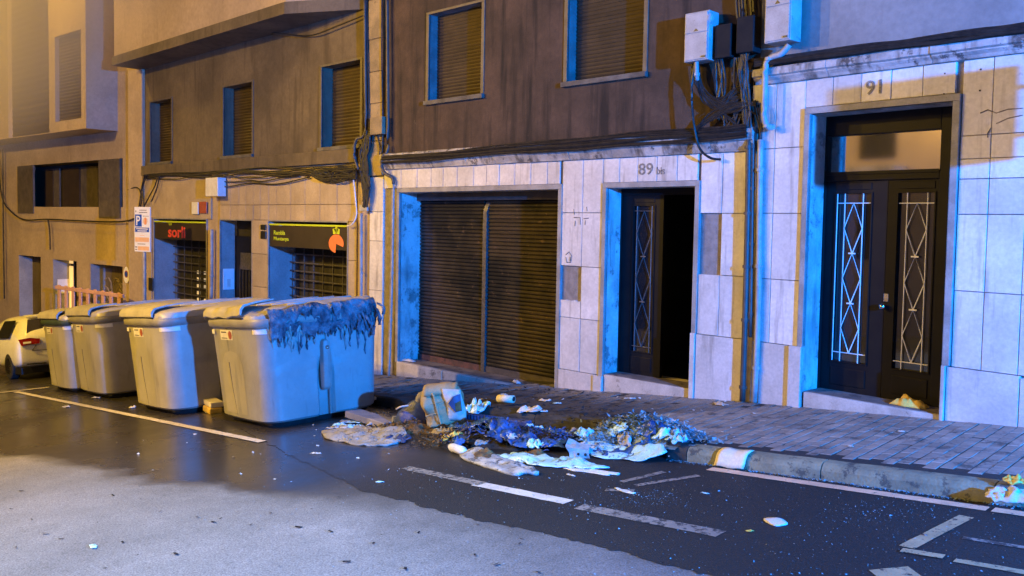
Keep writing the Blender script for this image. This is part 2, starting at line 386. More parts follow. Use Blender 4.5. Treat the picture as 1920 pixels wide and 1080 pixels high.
# dark resurfaced strip along the kerb: ragged straight edge
bm = NB(); top = []; bot = []
for i in range(601):
    x = -11.5 + 21.5 * i / 600
    e = 4.56 + .05 * noise.noise((x * .9, 3, 0)) + .045 * noise.noise((x * 4.3, 9, 0)) + .035 * noise.noise((x * 17, 5, 0)) + .02 * noise.noise((x * 60, 7, 0)) + max(0, -6.3 - x) * .24
    k = kerb_y(x) + .1
    e = min(e, k - .02)
    bot.append(bm.verts.new((x, e, zroad(x, e) + .004))); top.append(bm.verts.new((x, k, zroad(x, k) + .004)))
for i in range(600): bm.faces.new((bot[i], bot[i+1], top[i+1], top[i]))
obj('asphalt_strip', bm, m_strip, kind='structure')

# sidewalk base sheet and kerb
bm = NB(); A = []; B = []
xs = [12, 4, -4.6, -5.0, -5.4, -6.0, -30, -60, -90]
for x in xs:
    y = kerb_y(x) + .12
    A.append(bm.verts.new((x, y, zwalk(x, y) - .0035))); B.append(bm.verts.new((x, 9.7, zwalk(x, 9.7) - .0035)))
for i in range(len(xs) - 1): bm.faces.new((A[i], B[i], B[i+1], A[i+1]))
walk = obj('sidewalk', bm, m_walkbase, kind='structure')

kerb = empty('kerb', (0, 0, 0)); kerb['kind'] = 'structure'
def kerbstone(xa, xb):
    bm = NB(); rings = []
    n = 6
    for i in range(n + 1):
        x = xa + (xb - xa) * i / n
        y = kerb_y(x); jit = .008 * noise.noise((x * 5, 1, 2))
        prof = [(y + jit, -.08), (y + jit + .005, .085), (y + .03 + jit, .128), (y + .065, KH + .002), (y + .155, KH + .004), (y + .155, -.08)]
        rings.append([(x, yy, zroad(x, yy) + z + .006 * noise.noise((x * 7, yy * 9, z * 9))) for yy, z in prof])
    loft(bm, rings)
    return obj('kerbstone', bm, m_kerb if xa > -4.3 else m_kerbsoot, kerb)
xk = 8.6
for i in range(15):
    kerbstone(xk, xk - 1.29); xk -= 1.30
for i in range(12):
    kerbstone(xk, xk - 1.99); xk -= 2.0

# pavers: rows run from the kerb to the wall
def paver_mesh(seed):
    rr = random.Random(seed); bm = NB(); hx, hy, c = .0510, .1025, .0045
    j = lambda: rr.uniform(-.0022, .0022)
    t = [bm.verts.new((sx*(hx-c), sy*(hy-c), j())) for sx, sy in ((-1,-1),(1,-1),(1,1),(-1,1))]
    s = [bm.verts.new((sx*hx + j(), sy*hy + j(), -.0025)) for sx, sy in ((-1,-1),(1,-1),(1,1),(-1,1))]
    b = [bm.verts.new((v.co.x, v.co.y, -.03)) for v in s]
    bm.faces.new(t)
    for i in range(4):
        k = (i+1) % 4
        bm.faces.new((s[i], s[k], t[k], t[i])); bm.faces.new((b[i], b[k], s[k], s[i]))
    bmesh.ops.recalc_face_normals(bm, faces=bm.faces)
    me = bpy.data.meshes.new('paver'); bm.to_mesh(me); bm.free(); me.materials.append(m_paverdirty if False else m_paver); return me
PM = [paver_mesh(i) for i in range(6)]
cells = []
row = 0; x = 3.0
rr = random.Random(4)
while x > -12.8:
    x -= .1050 if row % 2 else .1125
    y = kerb_y(x) + .165 + (.105 if row % 3 == 1 else .0 if row % 3 == 0 else .06)
    ylim = 9.14 if x < -5.05 else 9.18 + (-5.05 - x) * .0734 - .03
    y -= .105
    while y < ylim + .05:
        if y > kerb_y(x) + .16 + .09: cells.append((x, y + .1025))
        y += .2085
    row += 1
def seen(c):
    v = Vector((c[0], c[1], zwalk(*c))) - CAM; z = v.dot(FWD)
    px = 960 + FPX * v.dot(RGT) / z; py = CY0 + FPX * v.dot(DWN) / z
    return z, px, py
vis = []
rest = []
for c in cells:
    z, px, py = seen(c)
    (vis if (z > 0 and -30 < px < 1950 and py < 1110) else rest).append((z, c))
vis.sort()
near = [c for z, c in vis[:298]]; rest = [c for z, c in vis[298:]] + [c for z, c in rest]
for c in near:
    mt = Matrix.Translation((c[0], c[1], zwalk(*c) + rr.uniform(-.002, .002))) @ ROOT_ROT @ Matrix.Rotation(rr.uniform(-.012, .012), 4, 'Z') @ Matrix.Rotation(rr.uniform(-.008, .008), 4, 'X')
    shared('paver', rr.choice(PM), None, parent=walk, mat4=mt)
bm = NB()
for c in rest:
    mt = Matrix.Translation((c[0], c[1], zwalk(*c) + rr.uniform(-.004, .004))) @ ROOT_ROT @ Matrix.Rotation(rr.uniform(-.015, .015), 4, 'Z') @ Matrix.Rotation(rr.uniform(-.02, .02), 4, 'X')
    n0 = len(bm.verts); bm.from_mesh(rr.choice(PM)); bm.verts.ensure_lookup_table()
    bmesh.ops.transform(bm, matrix=mt, verts=bm.verts[n0:])
o = obj('far_pavers', bm, m_paverdirty, walk, kind='stuff')

# road markings -----------------------------------------------------
def strip(name, p, q, w, m, dz=.008):
    p = Vector(p[:2]); q = Vector(q[:2]); d = (q - p).normalized(); nrm = Vector((-d.y, d.x)) * w / 2
    bm = NB(); n = max(2, int((q - p).length / .12)); L_ = []; R2 = []
    for i in range(n + 1):
        c = p + (q - p) * i / n
        j1 = 1 + .12 * noise.noise((c.x * 9, c.y * 9, 1)); j2 = 1 + .12 * noise.noise((c.x * 9, c.y * 9, 5))
        a = c + nrm * j1; b = c - nrm * j2
        L_.append(bm.verts.new((a.x, a.y, zroad(a.x, a.y) + dz))); R2.append(bm.verts.new((b.x, b.y, zroad(b.x, b.y) + dz)))
    for i in range(n): bm.faces.new((L_[i], R2[i], R2[i+1], L_[i+1]))
    return obj(name, bm, m, kind='structure')
g = lambda a, b: hit(a, b, (0, 9.15, ZR), GN)
strip('bay_line', g(30, 735), g(492, 829), .11, m_line)
strip('bay_line', g(0, 737), g(92, 727), .13, m_line, .012)
strip('bay_line', g(893, 908), g(1066, 943), .13, m_line)
strip('bay_line', g(1086, 951), g(1352, 1003), .14, m_faint)
strip('bay_line', g(760, 878), g(905, 909), .12, m_faint)
strip('kerb_line', g(1330, 880), g(1852, 956), .11, m_yellow)
strip('kerb_line', g(1862, 957), g(2050, 985), .11, m_yellow)
strip('bay_corner_line', g(1699, 1028), g(1812, 970), .10, m_box)
strip('bay_corner_line', g(1690, 1034), g(1770, 1047), .075, m_box, .012)
strip('bay_corner_line', g(1790, 1052), g(1925, 1076), .07, m_box)
strip('bay_corner_line', g(1640, 1080), g(1716, 1074), .17, m_box)
strip('bay_corner_line', g(1805, 1010), g(1930, 1030), .05, m_faint)
for a, b in (((1165,905),(1245,886)), ((1190,912),(1310,893)), ((1135,920),(1190,921))):
    strip('worn_paint_patch', g(*a), g(*b), .07, m_faint)

# ================================================================= FACADES
class Fac:
    def __init__(s, name, ox, oy, deg, label, cat, group=None):
        s.O = Vector((ox, oy, 0)); s.th = R_(deg)
        s.u = Vector((math.cos(s.th), math.sin(s.th), 0)); s.n = Vector((-math.sin(s.th), math.cos(s.th), 0))
        s.e = empty(name, (ox, oy, 0), s.th, label, cat, group)
    def P(s, px, py, w=0.0):
        p = hit(px, py, s.O - s.n * w, s.n); return ((p - s.O).dot(s.u), p.z)
    def R(s, x0, x1, y0, y1, w=0.0):
        ym, xm = (y0 + y1) / 2, (x0 + x1) / 2
        return (s.P(x0, ym, w)[0], s.P(x1, ym, w)[0], s.P(xm, y1, w)[1], s.P(xm, y0, w)[1])
    def pt(s, px, py, w=0.0):
        u, z = s.P(px, py, w); return Vector((u, -w, z))
    def world(s, v): return s.O + s.u * v[0] + s.n * v[1] + Vector((0, 0, v[2]))
def holed_wall(F, name, u0, u1, z0, z1, y, holes, m, parent=None):
    us = sorted({u0, u1, *[h[0] for h in holes], *[h[1] for h in holes]}); zs = sorted({z0, z1, *[h[2] for h in holes], *[h[3] for h in holes]})
    us = [v for v in us if u0 <= v <= u1]; zs = [v for v in zs if z0 <= v <= z1]
    bm = NB()
    for a, b in zip(us, us[1:]):
        for c, d in zip(zs, zs[1:]):
            cu, cz = (a+b)/2, (c+d)/2
            if any(h[0] < cu < h[1] and h[2] < cz < h[3] for h in holes): continue
            quad(bm, (a,y,c), (b,y,c), (b,y,d), (a,y,d))
    bmesh.ops.remove_doubles(bm, verts=bm.verts, dist=1e-5)
    return obj(name, bm, m, parent or F.e)
def reveal(F, h, depth, m, y=.03, name='reveal', back=None):
    u0, u1, z0, z1 = h; bm = NB(); d = depth
    quad(bm, (u0,y,z0), (u0,d,z0), (u0,d,z1), (u0,y,z1)); quad(bm, (u1,y,z0), (u1,y,z1), (u1,d,z1), (u1,d,z0))
    quad(bm, (u0,y,z1), (u0,d,z1), (u1,d,z1), (u1,y,z1)); quad(bm, (u0,y,z0), (u1,y,z0), (u1,d,z0), (u0,d,z0))
    o = obj(name, bm, m, F.e)
    if back:
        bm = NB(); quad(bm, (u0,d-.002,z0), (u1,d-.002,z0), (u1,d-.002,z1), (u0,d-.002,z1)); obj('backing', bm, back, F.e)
    return o
def slab(F, name, u0, u1, z0, z1, m, y0=0.0, y1=.036, g=.0035, c=.0035, parent=None):
    y0 += random.uniform(-.003, .003)
    return obj(name, cbox(NB(), u0+g, u1-g, y0, y1, z0+g, z1-g, c), m, parent or F.e)
def bx(F, name, u0, u1, y0, y1, z0, z1, m, parent=None, bev=0):
    o = obj(name, box(NB(), u0, u1, y0, y1, z0, z1), m, parent or F.e)
    if bev: bevel(o, bev)
    return o
def trim_frame(F, h, w, y0, y1, m, top=True):
    u0, u1, z0, z1 = h
    bx(F, 'door_trim', u0-w, u0, y0, y1, z0, z1, m, bev=.006); bx(F, 'door_trim', u1, u1+w, y0, y1, z0, z1, m, bev=.006)
    if top: bx(F, 'lintel_trim', u0-w, u1+w, y0, y1, z1, z1+w, m, bev=.006)
def blind(F, h, depth, n=22, frame=True, sill=True, jamb=m_jamb):
    u0, u1, z0, z1 = h
    reveal(F, h, depth + .08, jamb, name='window_reveal', back=m_dark)
    b = empty('roller_blind', (0, 0, 0)); b.parent = F.e
    hgt = (z1 - z0) / n
    for i in range(n):
        bm = NB(); z = z0 + hgt * i; y = depth
        pr = [(y, z + .002), (y - .012, z + hgt * .5), (y - .003, z + hgt - .003), (y + .012, z + hgt - .003), (y + .012, z + .002)]
        loft(bm, [[(u0 + .004, a, c) for a, c in pr], [(u1 - .004, a, c) for a, c in pr]])
        obj('slat', bm, m_blind, b)
    if frame:
        w = .07
        bx(F, 'window_frame', u0-w, u0, .005, .045, z0, z1, m_frame, bev=.005); bx(F, 'window_frame', u1, u1+w, .005, .045, z0, z1, m_frame, bev=.005)
        bx(F, 'window_frame', u0-w, u1+w, .005, .045, z1, z1+w*.6, m_frame, bev=.005)
    if sill: bx(F, 'window_sill', u0-.08, u1+.08, -.04, depth*.9, z0-.07, z0, m_sillm, bev=.008)

# ----------------------------------------------------------------- building with number 91 (right)
F91 = Fac('apartment_building', -5.048, 9.18, -4.2, 'pale stone faced building with house number 91 and a tall black double door', 'building')
z91c0 = F91.P(1680, 129)[1]; z91c1 = F91.P(1680, 97)[1]
D = F91.R(1512, 1776, 203, 776); DZ0 = F91.P(1640, 775)[1] - .05
D = (D[0], D[1], -.6, D[3])
UR = 9.5
holed_wall(F91, 'wall', 0, UR, -1, z91c0, .034, [D], m_mortar)
holed_wall(F91, 'upper_wall', 0, UR, z91c0, 8.5, .02, [], m_wall91)
reveal(F91, D, .46, m_jamb, y=-.03)
trim_frame(F91, (D[0], D[1], F91.P(1640, 668)[1], D[3]), .07, -.03, .04, m_trim)
# plinth blocks
zb = F91.P(1850, 694)[1]
zbl = F91.P(1450, 646)[1]; zbl = (zb + zbl) / 2
ub = F91.P(1752, 735)[0]; ub2 = F91.P(1774, 735)[0]; ub3 = F91.P(1912, 740)[0]
slab(F91, 'plinth_block', D[1]-.002, ub2, -.8, zbl + .01, m_base, -.05, .04)
slab(F91, 'plinth_block', ub2, ub3, -.8, zbl, m_base, -.02)
for k in range(5): slab(F91, 'plinth_block', ub3 + (UR - ub3) * k / 5, ub3 + (UR - ub3) * (k + 1) / 5, -.8, zbl - .02, m_base, -.02)
ul0 = F91.P(1424, 700)[0]; ul1 = F91.P(1481, 700)[0]
slab(F91, 'plinth_block', ul0, ul1, -.8, zbl, m_base, -.02)
slab(F91, 'plinth_block', ul1, D[0]+.002, -.8, zbl + .01, m_base, -.05, .04)
# facing slabs left of the door
cols = [F91.P(1424, 400)[0], F91.P(1449, 400)[0], D[0]-.075]
zs = [zbl, F91.P(1470, 525)[1], F91.P(1470, 400)[1], F91.P(1475, 277)[1], z91c0]
for a, b in zip(cols, cols[1:]):
    for c, d in zip(zs, zs[1:]):
        if d == z91c0 and a == cols[1]: b2 = F91.P(1511, 180)[0]
        else: b2 = b
        slab(F91, 'stone_panel', a, b2, c, d, m_stone)
# slabs above the door
ux = [F91.P(x, 165)[0] for x in (1511, 1562, 1615, 1671, 1730, 1792)]
for a, b in zip(ux, ux[1:]): slab(F91, 'stone_panel', a, b, D[3]+.075, z91c0, m_stone)
# right columns
cx = [D[1]+.075, F91.P(1852, 400)[0], F91.P(1922, 400)[0]]
cx += [cx[-1] + (UR - cx[-1]) * k / 9 for k in range(1, 10)]
zr = [zbl, F91.P(1840, 548)[1], F91.P(1840, 402)[1], F91.P(1840, 335)[1], F91.P(1840, 297)[1], F91.P(1840, 253)[1], z91c0]
for i, (a, b) in enumerate(zip(cx, cx[1:])):
    zz = zr if i < 2 else zr[:3] + zr[5:]
    for c, d in zip(zz, zz[1:]): slab(F91, 'stone_panel', a, b, c, d, m_stone)
# cornice in stones with two steps
def cornice(F, ua, ub, z0, z1, m, step=.72, out=.12):
    u = ua; k = 0
    while u < ub - .05:
        v = min(ub, u + step * random.uniform(.85, 1.15))
        if ub - v < .2: v = ub
        bm = NB(); zm = z0 + (z1 - z0) * .42; j = random.uniform(-.006, .006)
        pr = [(.03, z0), (-.035, z0), (-.05, z0 + .03), (-out*.72 + j, zm - .01), (-out*.72 + j, zm), (-out + j, zm + .015), (-out + j, z1 - .02), (-out + .02, z1), (.03, z1)]
        n = 5; rings = []
        for i in range(n + 1):
            x = u + .003 + (v - u - .006) * i / n
            rings.append([(x, y + .007 * noise.noise((x * 6, y * 20, z * 20)) * (y < 0), z + .005 * noise.noise((x * 8, y * 9, z * 9 + 4))) for y, z in pr])
        loft(bm, rings); obj('cornice_stone', bm, m, F.e); u = v
cornice(F91, -.02, UR, z91c0, z91c1, m_cornice, 1.05)
# door 91
W1 = -.38
dw = -W1
def drect(F, x0, x1, y0, y1, w): return F.R(x0, x1, y0, y1, w)
fl = F91.P(1546, 540, W1)[0]; fr = F91.P(1757, 540, W1)[0]; fm = F91.P(1661, 540, W1)[0]
zt = D[3]; ztr0, ztr1 = F91.P(1672, 322, W1)[1], F91.P(1672, 249, W1)[1]; zlt = F91.P(1650, 338, W1)[1]; zst = F91.P(1630, 745, W1)[1]
bx(F91, 'door_frame', D[0], fl, dw-.06, dw+.06, zst, zt, m_blackpaint, bev=.006)
bx(F91, 'door_frame', fr, D[1], dw-.06, dw+.06, zst, zt, m_blackpaint, bev=.006)
bx(F91, 'door_frame', fl, fr, dw-.06, dw+.06, ztr1, zt, m_blackpaint, bev=.006)
bx(F91, 'door_frame', fl, fr, dw-.06, dw+.06, zlt, ztr0, m_blackpaint, bev=.006)
tu0, tu1 = F91.P(1582, 285, W1)[0], F91.P(1763, 285, W1)[0]
bx(F91, 'transom_pane', fl, fr, dw+.0, dw+.012, ztr0, ztr1, m_transom)
bx(F91, 'transom_bar', fl, fr, dw-.075, dw-.061, ztr0-.02, ztr0+.012, m_blackpaint)
def leaf(F, u0, u1, z0, z1, gl, w, bars, barmat, n=3, y=None, parent=None, sideline=False):
    """timber door leaf with a glazed opening and a diamond iron grille"""
    y = dw if y is None else y
    L = empty('door_leaf', (0, 0, 0)); L.parent = parent or F.e
    a, b, c, d = gl
    holed = NB()
    for (p, q, r, s) in ((u0, a, z0, z1), (b, u1, z0, z1), (a, b, z0, c), (a, b, d, z1)): box(holed, p, q, y-.03, y+.03, r, s)
    obj('leaf_panel', holed, m_blackpaint, L)
    fr_ = NB(); t = .014
    for (p, q, r, s) in ((a-t, a, c-t, d+t), (b, b+t, c-t, d+t), (a, b, c-t, c), (a, b, d, d+t)): box(fr_, p, q, y-.042, y-.028, r, s)
    obj('moulding', fr_, m_blackpaint, L)
    obj('pane', box(NB(), a, b, y+.004, y+.012, c, d), m_glassdark, L)
    low = NB(); m_ = (c - z0)
    box(low, a, b, y-.04, y-.029, z0 + m_*.25, z0 + m_*.8); bevel(obj('lower_panel', low, m_blackpaint, L), .012)
    up = NB(); box(up, a, b, y-.038, y-.029, d + (z1-d)*.3, d + (z1-d)*.85); bevel(obj('upper_panel', up, m_blackpaint, L), .008)
    v1, v2, ht, hb = bars; r = .0062; yy = y - .022
    for v in (v1, v2): obj('grille_bar', tube(NB(), [(v, yy, c), (v, yy, d)], r), barmat, L)
    if sideline: obj('grille_bar', tube(NB(), [(a+.006, yy, c), (a+.006, yy, d)], r), barmat, L)
    for h in (ht, hb): obj('grille_bar', tube(NB(), [(a+.005, yy, h), (b-.005, yy, h)], r), barmat, L)
    um = (v1 + v2) / 2; hh = (ht - hb) / n
    for i in range(n):
        zc = hb + hh * i
        pts = [(um, yy-.004, zc), (v2, yy-.004, zc + hh/2), (um, yy-.004, zc + hh), (v1, yy-.004, zc + hh/2), (um, yy-.004, zc)]
        obj('grille_diamond', tube(NB(), pts, r, cap=False), barmat, L)
        if i: obj('grille_clip', box(NB(), um-.04, um+.04, yy-.014, yy-.004, zc-.008, zc+.008), barmat, L)
    return L
yl = dw
GL = (F91.P(1566, 525, W1)[0], F91.P(1631, 525, W1)[0], F91.P(1603, 680, W1)[1], F91.P(1606, 363, W1)[1])
leaf(F91, fl, fm-.002, zst, zlt, GL, W1, (F91.P(1581, 525, W1)[0], F91.P(1615, 525, W1)[0], F91.P(1605, 381, W1)[1], F91.P(1600, 663, W1)[1]), m_whitebar, sideline=True)
GR = (F91.P(1681, 530, W1)[0], F91.P(1749, 530, W1)[0], GL[2], GL[3])
leaf(F91, fm+.002, fr, zst, zlt, GR, W1, (F91.P(1697, 530, W1)[0], F91.P(1735, 530, W1)[0], F91.P(1716, 381, W1)[1], F91.P(1708, 680, W1)[1]), m_whitebar)
hu, hz = F91.P(1661, 574, W1)
k_ = NB(); bmesh.ops.create_uvsphere(k_, u_segments=14, v_segments=9, radius=.034, matrix=Matrix.Translation((hu, dw-.085, hz)))
tube(k_, [(hu, dw-.03, hz), (hu, dw-.08, hz)], .014, 8)
obj('door_knob', k_, m_chrome, F91.e, smooth=True)
bx(F91, 'lock_plate', hu-.012, hu+.04, dw-.038, dw-.029, hz+.05, hz+.14, m_chrome, bev=.003)
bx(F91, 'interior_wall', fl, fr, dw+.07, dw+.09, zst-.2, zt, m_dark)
# doorstep 91 (white front, dark tread)
zs1 = F91.P(1640, 757)[1]
bx(F91, 'doorstep', D[0]+.02, D[1]-.005, -.015, dw+.1, -.8, zs1, m_concrete, bev=.012)
bx(F91, 'doorstep_tread', D[0]+.03, D[1]-.01, .02, dw-.04, zs1+.001, zs1+.006, m_tread)
u0, u1, z0, z1 = F91.R(1624, 1653, 150, 177)
text('house_number', '91', m_digit, F91.e, u0, u1, z0, z1, -.004)
# paler ghost of a removed plate and its screw holes
u0, u1, z0, z1 = F91.R(1771, 1838, 134, 173)
for a in (u0, u1):
    for c in (z0, z1): bx(F91, 'screw_hole', a-.008, a+.008, -.003, .002, c-.008, c+.008, m_black)
# thin graffiti arcs on the right hand slabs
for pts in ([(1838,212),(1852,206),(1868,212),(1890,205),(1918,203)], [(1868,232),(1890,222),(1918,216)], [(1858,240),(1852,250),(1852,258)]):
    obj('graffiti_stroke', tube(NB(), [F91.pt(a, b, .002) for a, b in pts], .006, 4), m_digit, F91.e)

# added box on a bracket, out of view, shading the wall from blue light
bs = empty('blue_light_blocker', F91.world((4.45, -.02, 2.85)), F91.th, 'white box on an iron bracket, added out of view to block blue light', 'sign')
bevel(obj('blocker_box', box(NB(), -.07, .07, -1.5, -.88, 0, .72), m_signwhite, bs), .012)
for z in (.18, .55): obj('bracket', tube(NB(), [(0, .05, z), (0, -.88, z)], .02), m_ironbar, bs)

# ----------------------------------------------------------------- building with number 89 (middle)
F89 = Fac('apartment_building', -5.048, 9.18, 0, 'building with sooty brown upper wall, white stone ground floor and number 89', 'building')
z89c0 = F89.P(1040, 302)[1]; z89c1 = z89c0 + .27
UL = F89.P(692, 500)[0]
SH = F89.R(748, 1044, 364, 690); zsill = F89.P(740, 676)[1]
SH = (SH[0], SH[1], zsill - .02, F89.P(900, 358)[1])
DO = F89.R(1134, 1299, 355, 740); DO = (DO[0], DO[1], -1.4, F89.P(1215, 351)[1])
holed_wall(F89, 'wall', UL, 0, -2, z89c0, .034, [SH, DO], m_mortar)
W89a = F89.R(803, 901, 14, 181); W89b = F89.R(1064, 1206, -60, 144)
W89a = (W89a[0], W89a[1], W89b[2], W89b[2] + (W89a[3]-W89a[2]) * 1.0); W89b = (W89b[0], W89b[1], W89b[2], W89a[3])
UQ = F89.P(720, 150)[0]
holed_wall(F89, 'upper_wall', UQ, .16, z89c0, 8.5, .02, [W89a, W89b], m_wall89)
blind(F89, W89a, .20, 26, jamb=m_darkjamb); blind(F89, W89b, .20, 26, jamb=m_darkjamb)
reveal(F89, SH, .56, m_jamb); trim_frame(F89, SH, .075, -.015, .045, m_trim)
reveal(F89, DO, .46, m_jamb); trim_frame(F89, DO, .07, -.02, .045, m_trim)
# quoin stones left of the upper wall
zq = z89c0 - .1; UQ0 = F89.P(692, 150)[0]
while zq < 8:
    h = random.uniform(.5, .7); slab(F89, 'quoin_stone', UQ0, UQ - .01, zq, zq + h, m_quoin, -.03, .04, c=.01); zq += h
# slabs over the shop front
zl = SH[3] + .075
xs = [718, 752, 782, 808, 831, 857, 888, 912, 936, 965, 995, 1026, 1050]
us = [F89.P(x, 335)[0] for x in xs]; us[0] = UL + .42
for a, b in zip(us, us[1:]): slab(F89, 'stone_panel', a, b, zl, z89c0, m_stone)
uA, uM, uB = SH[1] + .075, F89.P(1090, 500)[0], DO[0] - .07
zp = F89.P(1090, 698)[1]
zz = [zp, F89.P(1090, 598)[1], F89.P(1090, 500)[1], F89.P(1090, 399)[1], z89c0]
for a, b in ((uA, uM), (uM, uB)):
    for i, (c, d) in enumerate(zip(zz, zz[1:])):
        if a == uA and i == 1:                                        # broken slab: bare mortar shows
            zb_ = c + (d - c) * .33
            bm = NB(); n = 7
            top_ = [zb_ + .05 * noise.noise((k * 1.7, 2, 1)) for k in range(n + 1)]
            for k in range(n):
                x0 = a + .003 + (b - a - .006) * k / n; x1 = a + .003 + (b - a - .006) * (k + 1) / n
                lo = [(x0, 0, c+.003), (x1, 0, c+.003), (x1, 0, top_[k+1]), (x0, 0, top_[k])]
                quad(bm, *lo); quad(bm, (x0, 0, top_[k]), (x1, 0, top_[k+1]), (x1, .036, top_[k+1]), (x0, .036, top_[k]))
            obj('broken_panel', bm, m_stone, F89.e)
            continue
        slab(F89, 'stone_panel', a, b, c, d, m_stone)
# over the door
xs = [1128, 1162, 1196, 1232, 1270, 1309]; us = [F89.P(x, 322)[0] for x in xs]; us[0] = uB
for a, b in zip(us, us[1:]): slab(F89, 'stone_panel', a, b, DO[3] + .07, z89c0, m_stone)
uC = DO[1] + .07; uD = F89.P(1350, 500)[0]; uE = F89.P(1397, 500)[0]
zp2 = F89.P(1350, 631)[1]
zz = [zp2, F89.P(1350, 516)[1], F89.P(1350, 400)[1], z89c0]
for a, b in ((uC, uD), (uD, uE)):
    for i, (c, d) in enumerate(zip(zz, zz[1:])):
        if a == uC and i == 1: continue                                # fallen slab
        slab(F89, 'stone_panel', a if i < 2 else max(a, us[-1]), b, c, d, m_stone)
slab(F89, 'plinth_block', uC, uE, -1.2, zp2, m_base, -.02)
slab(F89, 'plinth_block', DO[1]-.004, uC, -1.2, zp2 + .01, m_base, -.04, .04)
slab(F89, 'plinth_block', uA, F89.P(1114, 715)[0], -1.4, zp, m_base, -.02)
slab(F89, 'plinth_block', F89.P(1114, 715)[0], DO[0]+.004, -1.4, zp, m_base, -.04, .04)
# left pilaster beside the shop front
zz = [-1.6, F89.P(710, 600)[1], F89.P(710, 545)[1], F89.P(710, 452)[1], F89.P(710, 397)[1], z89c0 - .12]
um_ = F89.P(697, 500)[0]
for c, d in zip(zz, zz[1:]): slab(F89, 'stone_panel', UL, UL + .40, c, d, m_stone)
cornice(F89, F89.P(722, 300)[0], .0, z89c0, z89c1, m_cornice, .74)
# shop sill
zs_ = zsill
nst = 3; ua, ub_ = SH[0] - .02, SH[1] + .0
for k in range(nst):
    a = ua + (ub_ - ua) * k / nst; b = ua + (ub_ - ua) * (k + 1) / nst
    slab(F89, 'sill_stone', a, b, -1.5, zs_, m_concrete, -.03, .06, c=.014)
bx(F89, 'sill_tread', SH[0]+.01, SH[1]-.01, .061, .55, zs_-.05, zs_-.004, m_tread)
# roller shutter: two curtains of slats and a centre post
rs = empty('roller_shutter', (0, 0, 0)); rs.parent = F89.e
WS = -.46; ys = -WS
um = F89.P(911, 540, WS)[0]
ns = 46; zt_ = SH[3]; hs_ = (zt_ - zs_ - .1) / ns
for a, b in ((SH[0]+.01, um-.05), (um+.05, SH[1]-.01)):
    for i in range(ns):
        z = zs_ + .1 + hs_ * i; bm = NB(); j = random.uniform(-.003, .003); rings = []
        for t in range(5):
            x = a + (b - a) * t / 4
            k = j + .014 * noise.noise((x * 1.3, i * .13, 3)) + .004 * noise.noise((x * 5, i * .9, 8))
            rings.append([(x, ys + k, z + .001), (x, ys - .016 + k, z + hs_*.30), (x, ys - .018 + k, z + hs_*.62), (x, ys - .002 + k, z + hs_ - .004), (x, ys + .014, z + hs_ - .004), (x, ys + .014, z + .001)])
        loft(bm, rings); obj('slat', bm, m_shutter, rs)
    bx(F89, 'bottom_bar', a, b, ys-.03, ys+.02, zs_, zs_+.095, m_rustred if a < um - .5 else m_pipe, parent=rs)
pts = [(um, ys-.05, zs_-.02), (um, ys-.05, zs_+1.0), (um, ys-.05, zt_-.5), (um+.012, ys-.045, zt_-.28), (um+.04, ys-.0, zt_-.14)]
bm = NB(); rings = []
for p in smoothpath(pts, 6): rings.append([(p.x-.042, p.y, p.z), (p.x+.042, p.y, p.z), (p.x+.042, p.y+.06, p.z), (p.x-.042, p.y+.06, p.z)])
loft(bm, rings); obj('centre_post', bm, m_ironbar, rs)
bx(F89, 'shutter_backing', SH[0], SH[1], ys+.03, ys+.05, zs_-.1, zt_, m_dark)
bx(F89, 'shutter_box', SH[0]+.005, SH[1]-.005, ys-.09, ys-.02, zt_-.13, zt_-.002, m_pipe)
# door 89: left leaf closed, right leaf open to a dark hall
W2 = -.36; y2 = -W2
zst2 = F89.P(1200, 718)[1]
dl = F89.P(1166, 540, W2)[0]; dm = F89.P(1243, 540, W2)[0]; dr = DO[1]
zt2 = DO[3]
bx(F89, 'door_frame', DO[0], dl, y2-.05, y2+.05, zst2, zt2, m_blackpaint, bev=.006)
bx(F89, 'door_frame', dl, dr, y2-.05, y2+.05, F89.P(1215, 366, W2)[1], zt2, m_blackpaint, bev=.006)
g4 = F89.R(1188, 1227, 386, 660, W2)
leaf(F89, dl, dm, zst2, F89.P(1215, 366, W2)[1], g4, W2, (g4[0]+.05, g4[1]-.05, g4[3]-.07, g4[2]+.07), m_ironbar, n=3, y=y2)
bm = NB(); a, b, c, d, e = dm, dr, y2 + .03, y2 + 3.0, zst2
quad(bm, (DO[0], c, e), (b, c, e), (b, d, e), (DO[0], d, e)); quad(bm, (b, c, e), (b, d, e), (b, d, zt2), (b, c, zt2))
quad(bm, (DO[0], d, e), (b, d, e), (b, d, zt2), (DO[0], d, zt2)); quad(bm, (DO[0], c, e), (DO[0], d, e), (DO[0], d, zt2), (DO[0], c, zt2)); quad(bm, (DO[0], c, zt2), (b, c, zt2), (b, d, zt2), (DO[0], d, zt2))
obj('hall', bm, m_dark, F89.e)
lf = obj('open_leaf', box(NB(), dr-.07, dr-.03, y2+.06, y2+.62, zst2+.02, F89.P(1215, 372, W2)[1]), m_blackpaint, F89.e)
bx(F89, 'doorstep', DO[0]+.01, DO[1]-.01, -.0, y2+.2, -1.3, F89.P(1190, 712)[1], m_concrete, bev=.012)
bx(F89, 'doorstep_tread', DO[0]+.02, DO[1]-.02, .03, y2, F89.P(1190, 712)[1]+.001, F89.P(1190, 712)[1]+.006, m_tread)
u0, u1, z0, z1 = F89.R(1198, 1225, 306, 328); text('house_number', '89', m_digit, F89.e, u0, u1, z0, z1, -.004)
u0, u1, z0, z1 = F89.R(1232, 1247, 313, 327); text('house_number', 'bis', m_digit, F89.e, u0, u1, z0, z1, -.004)
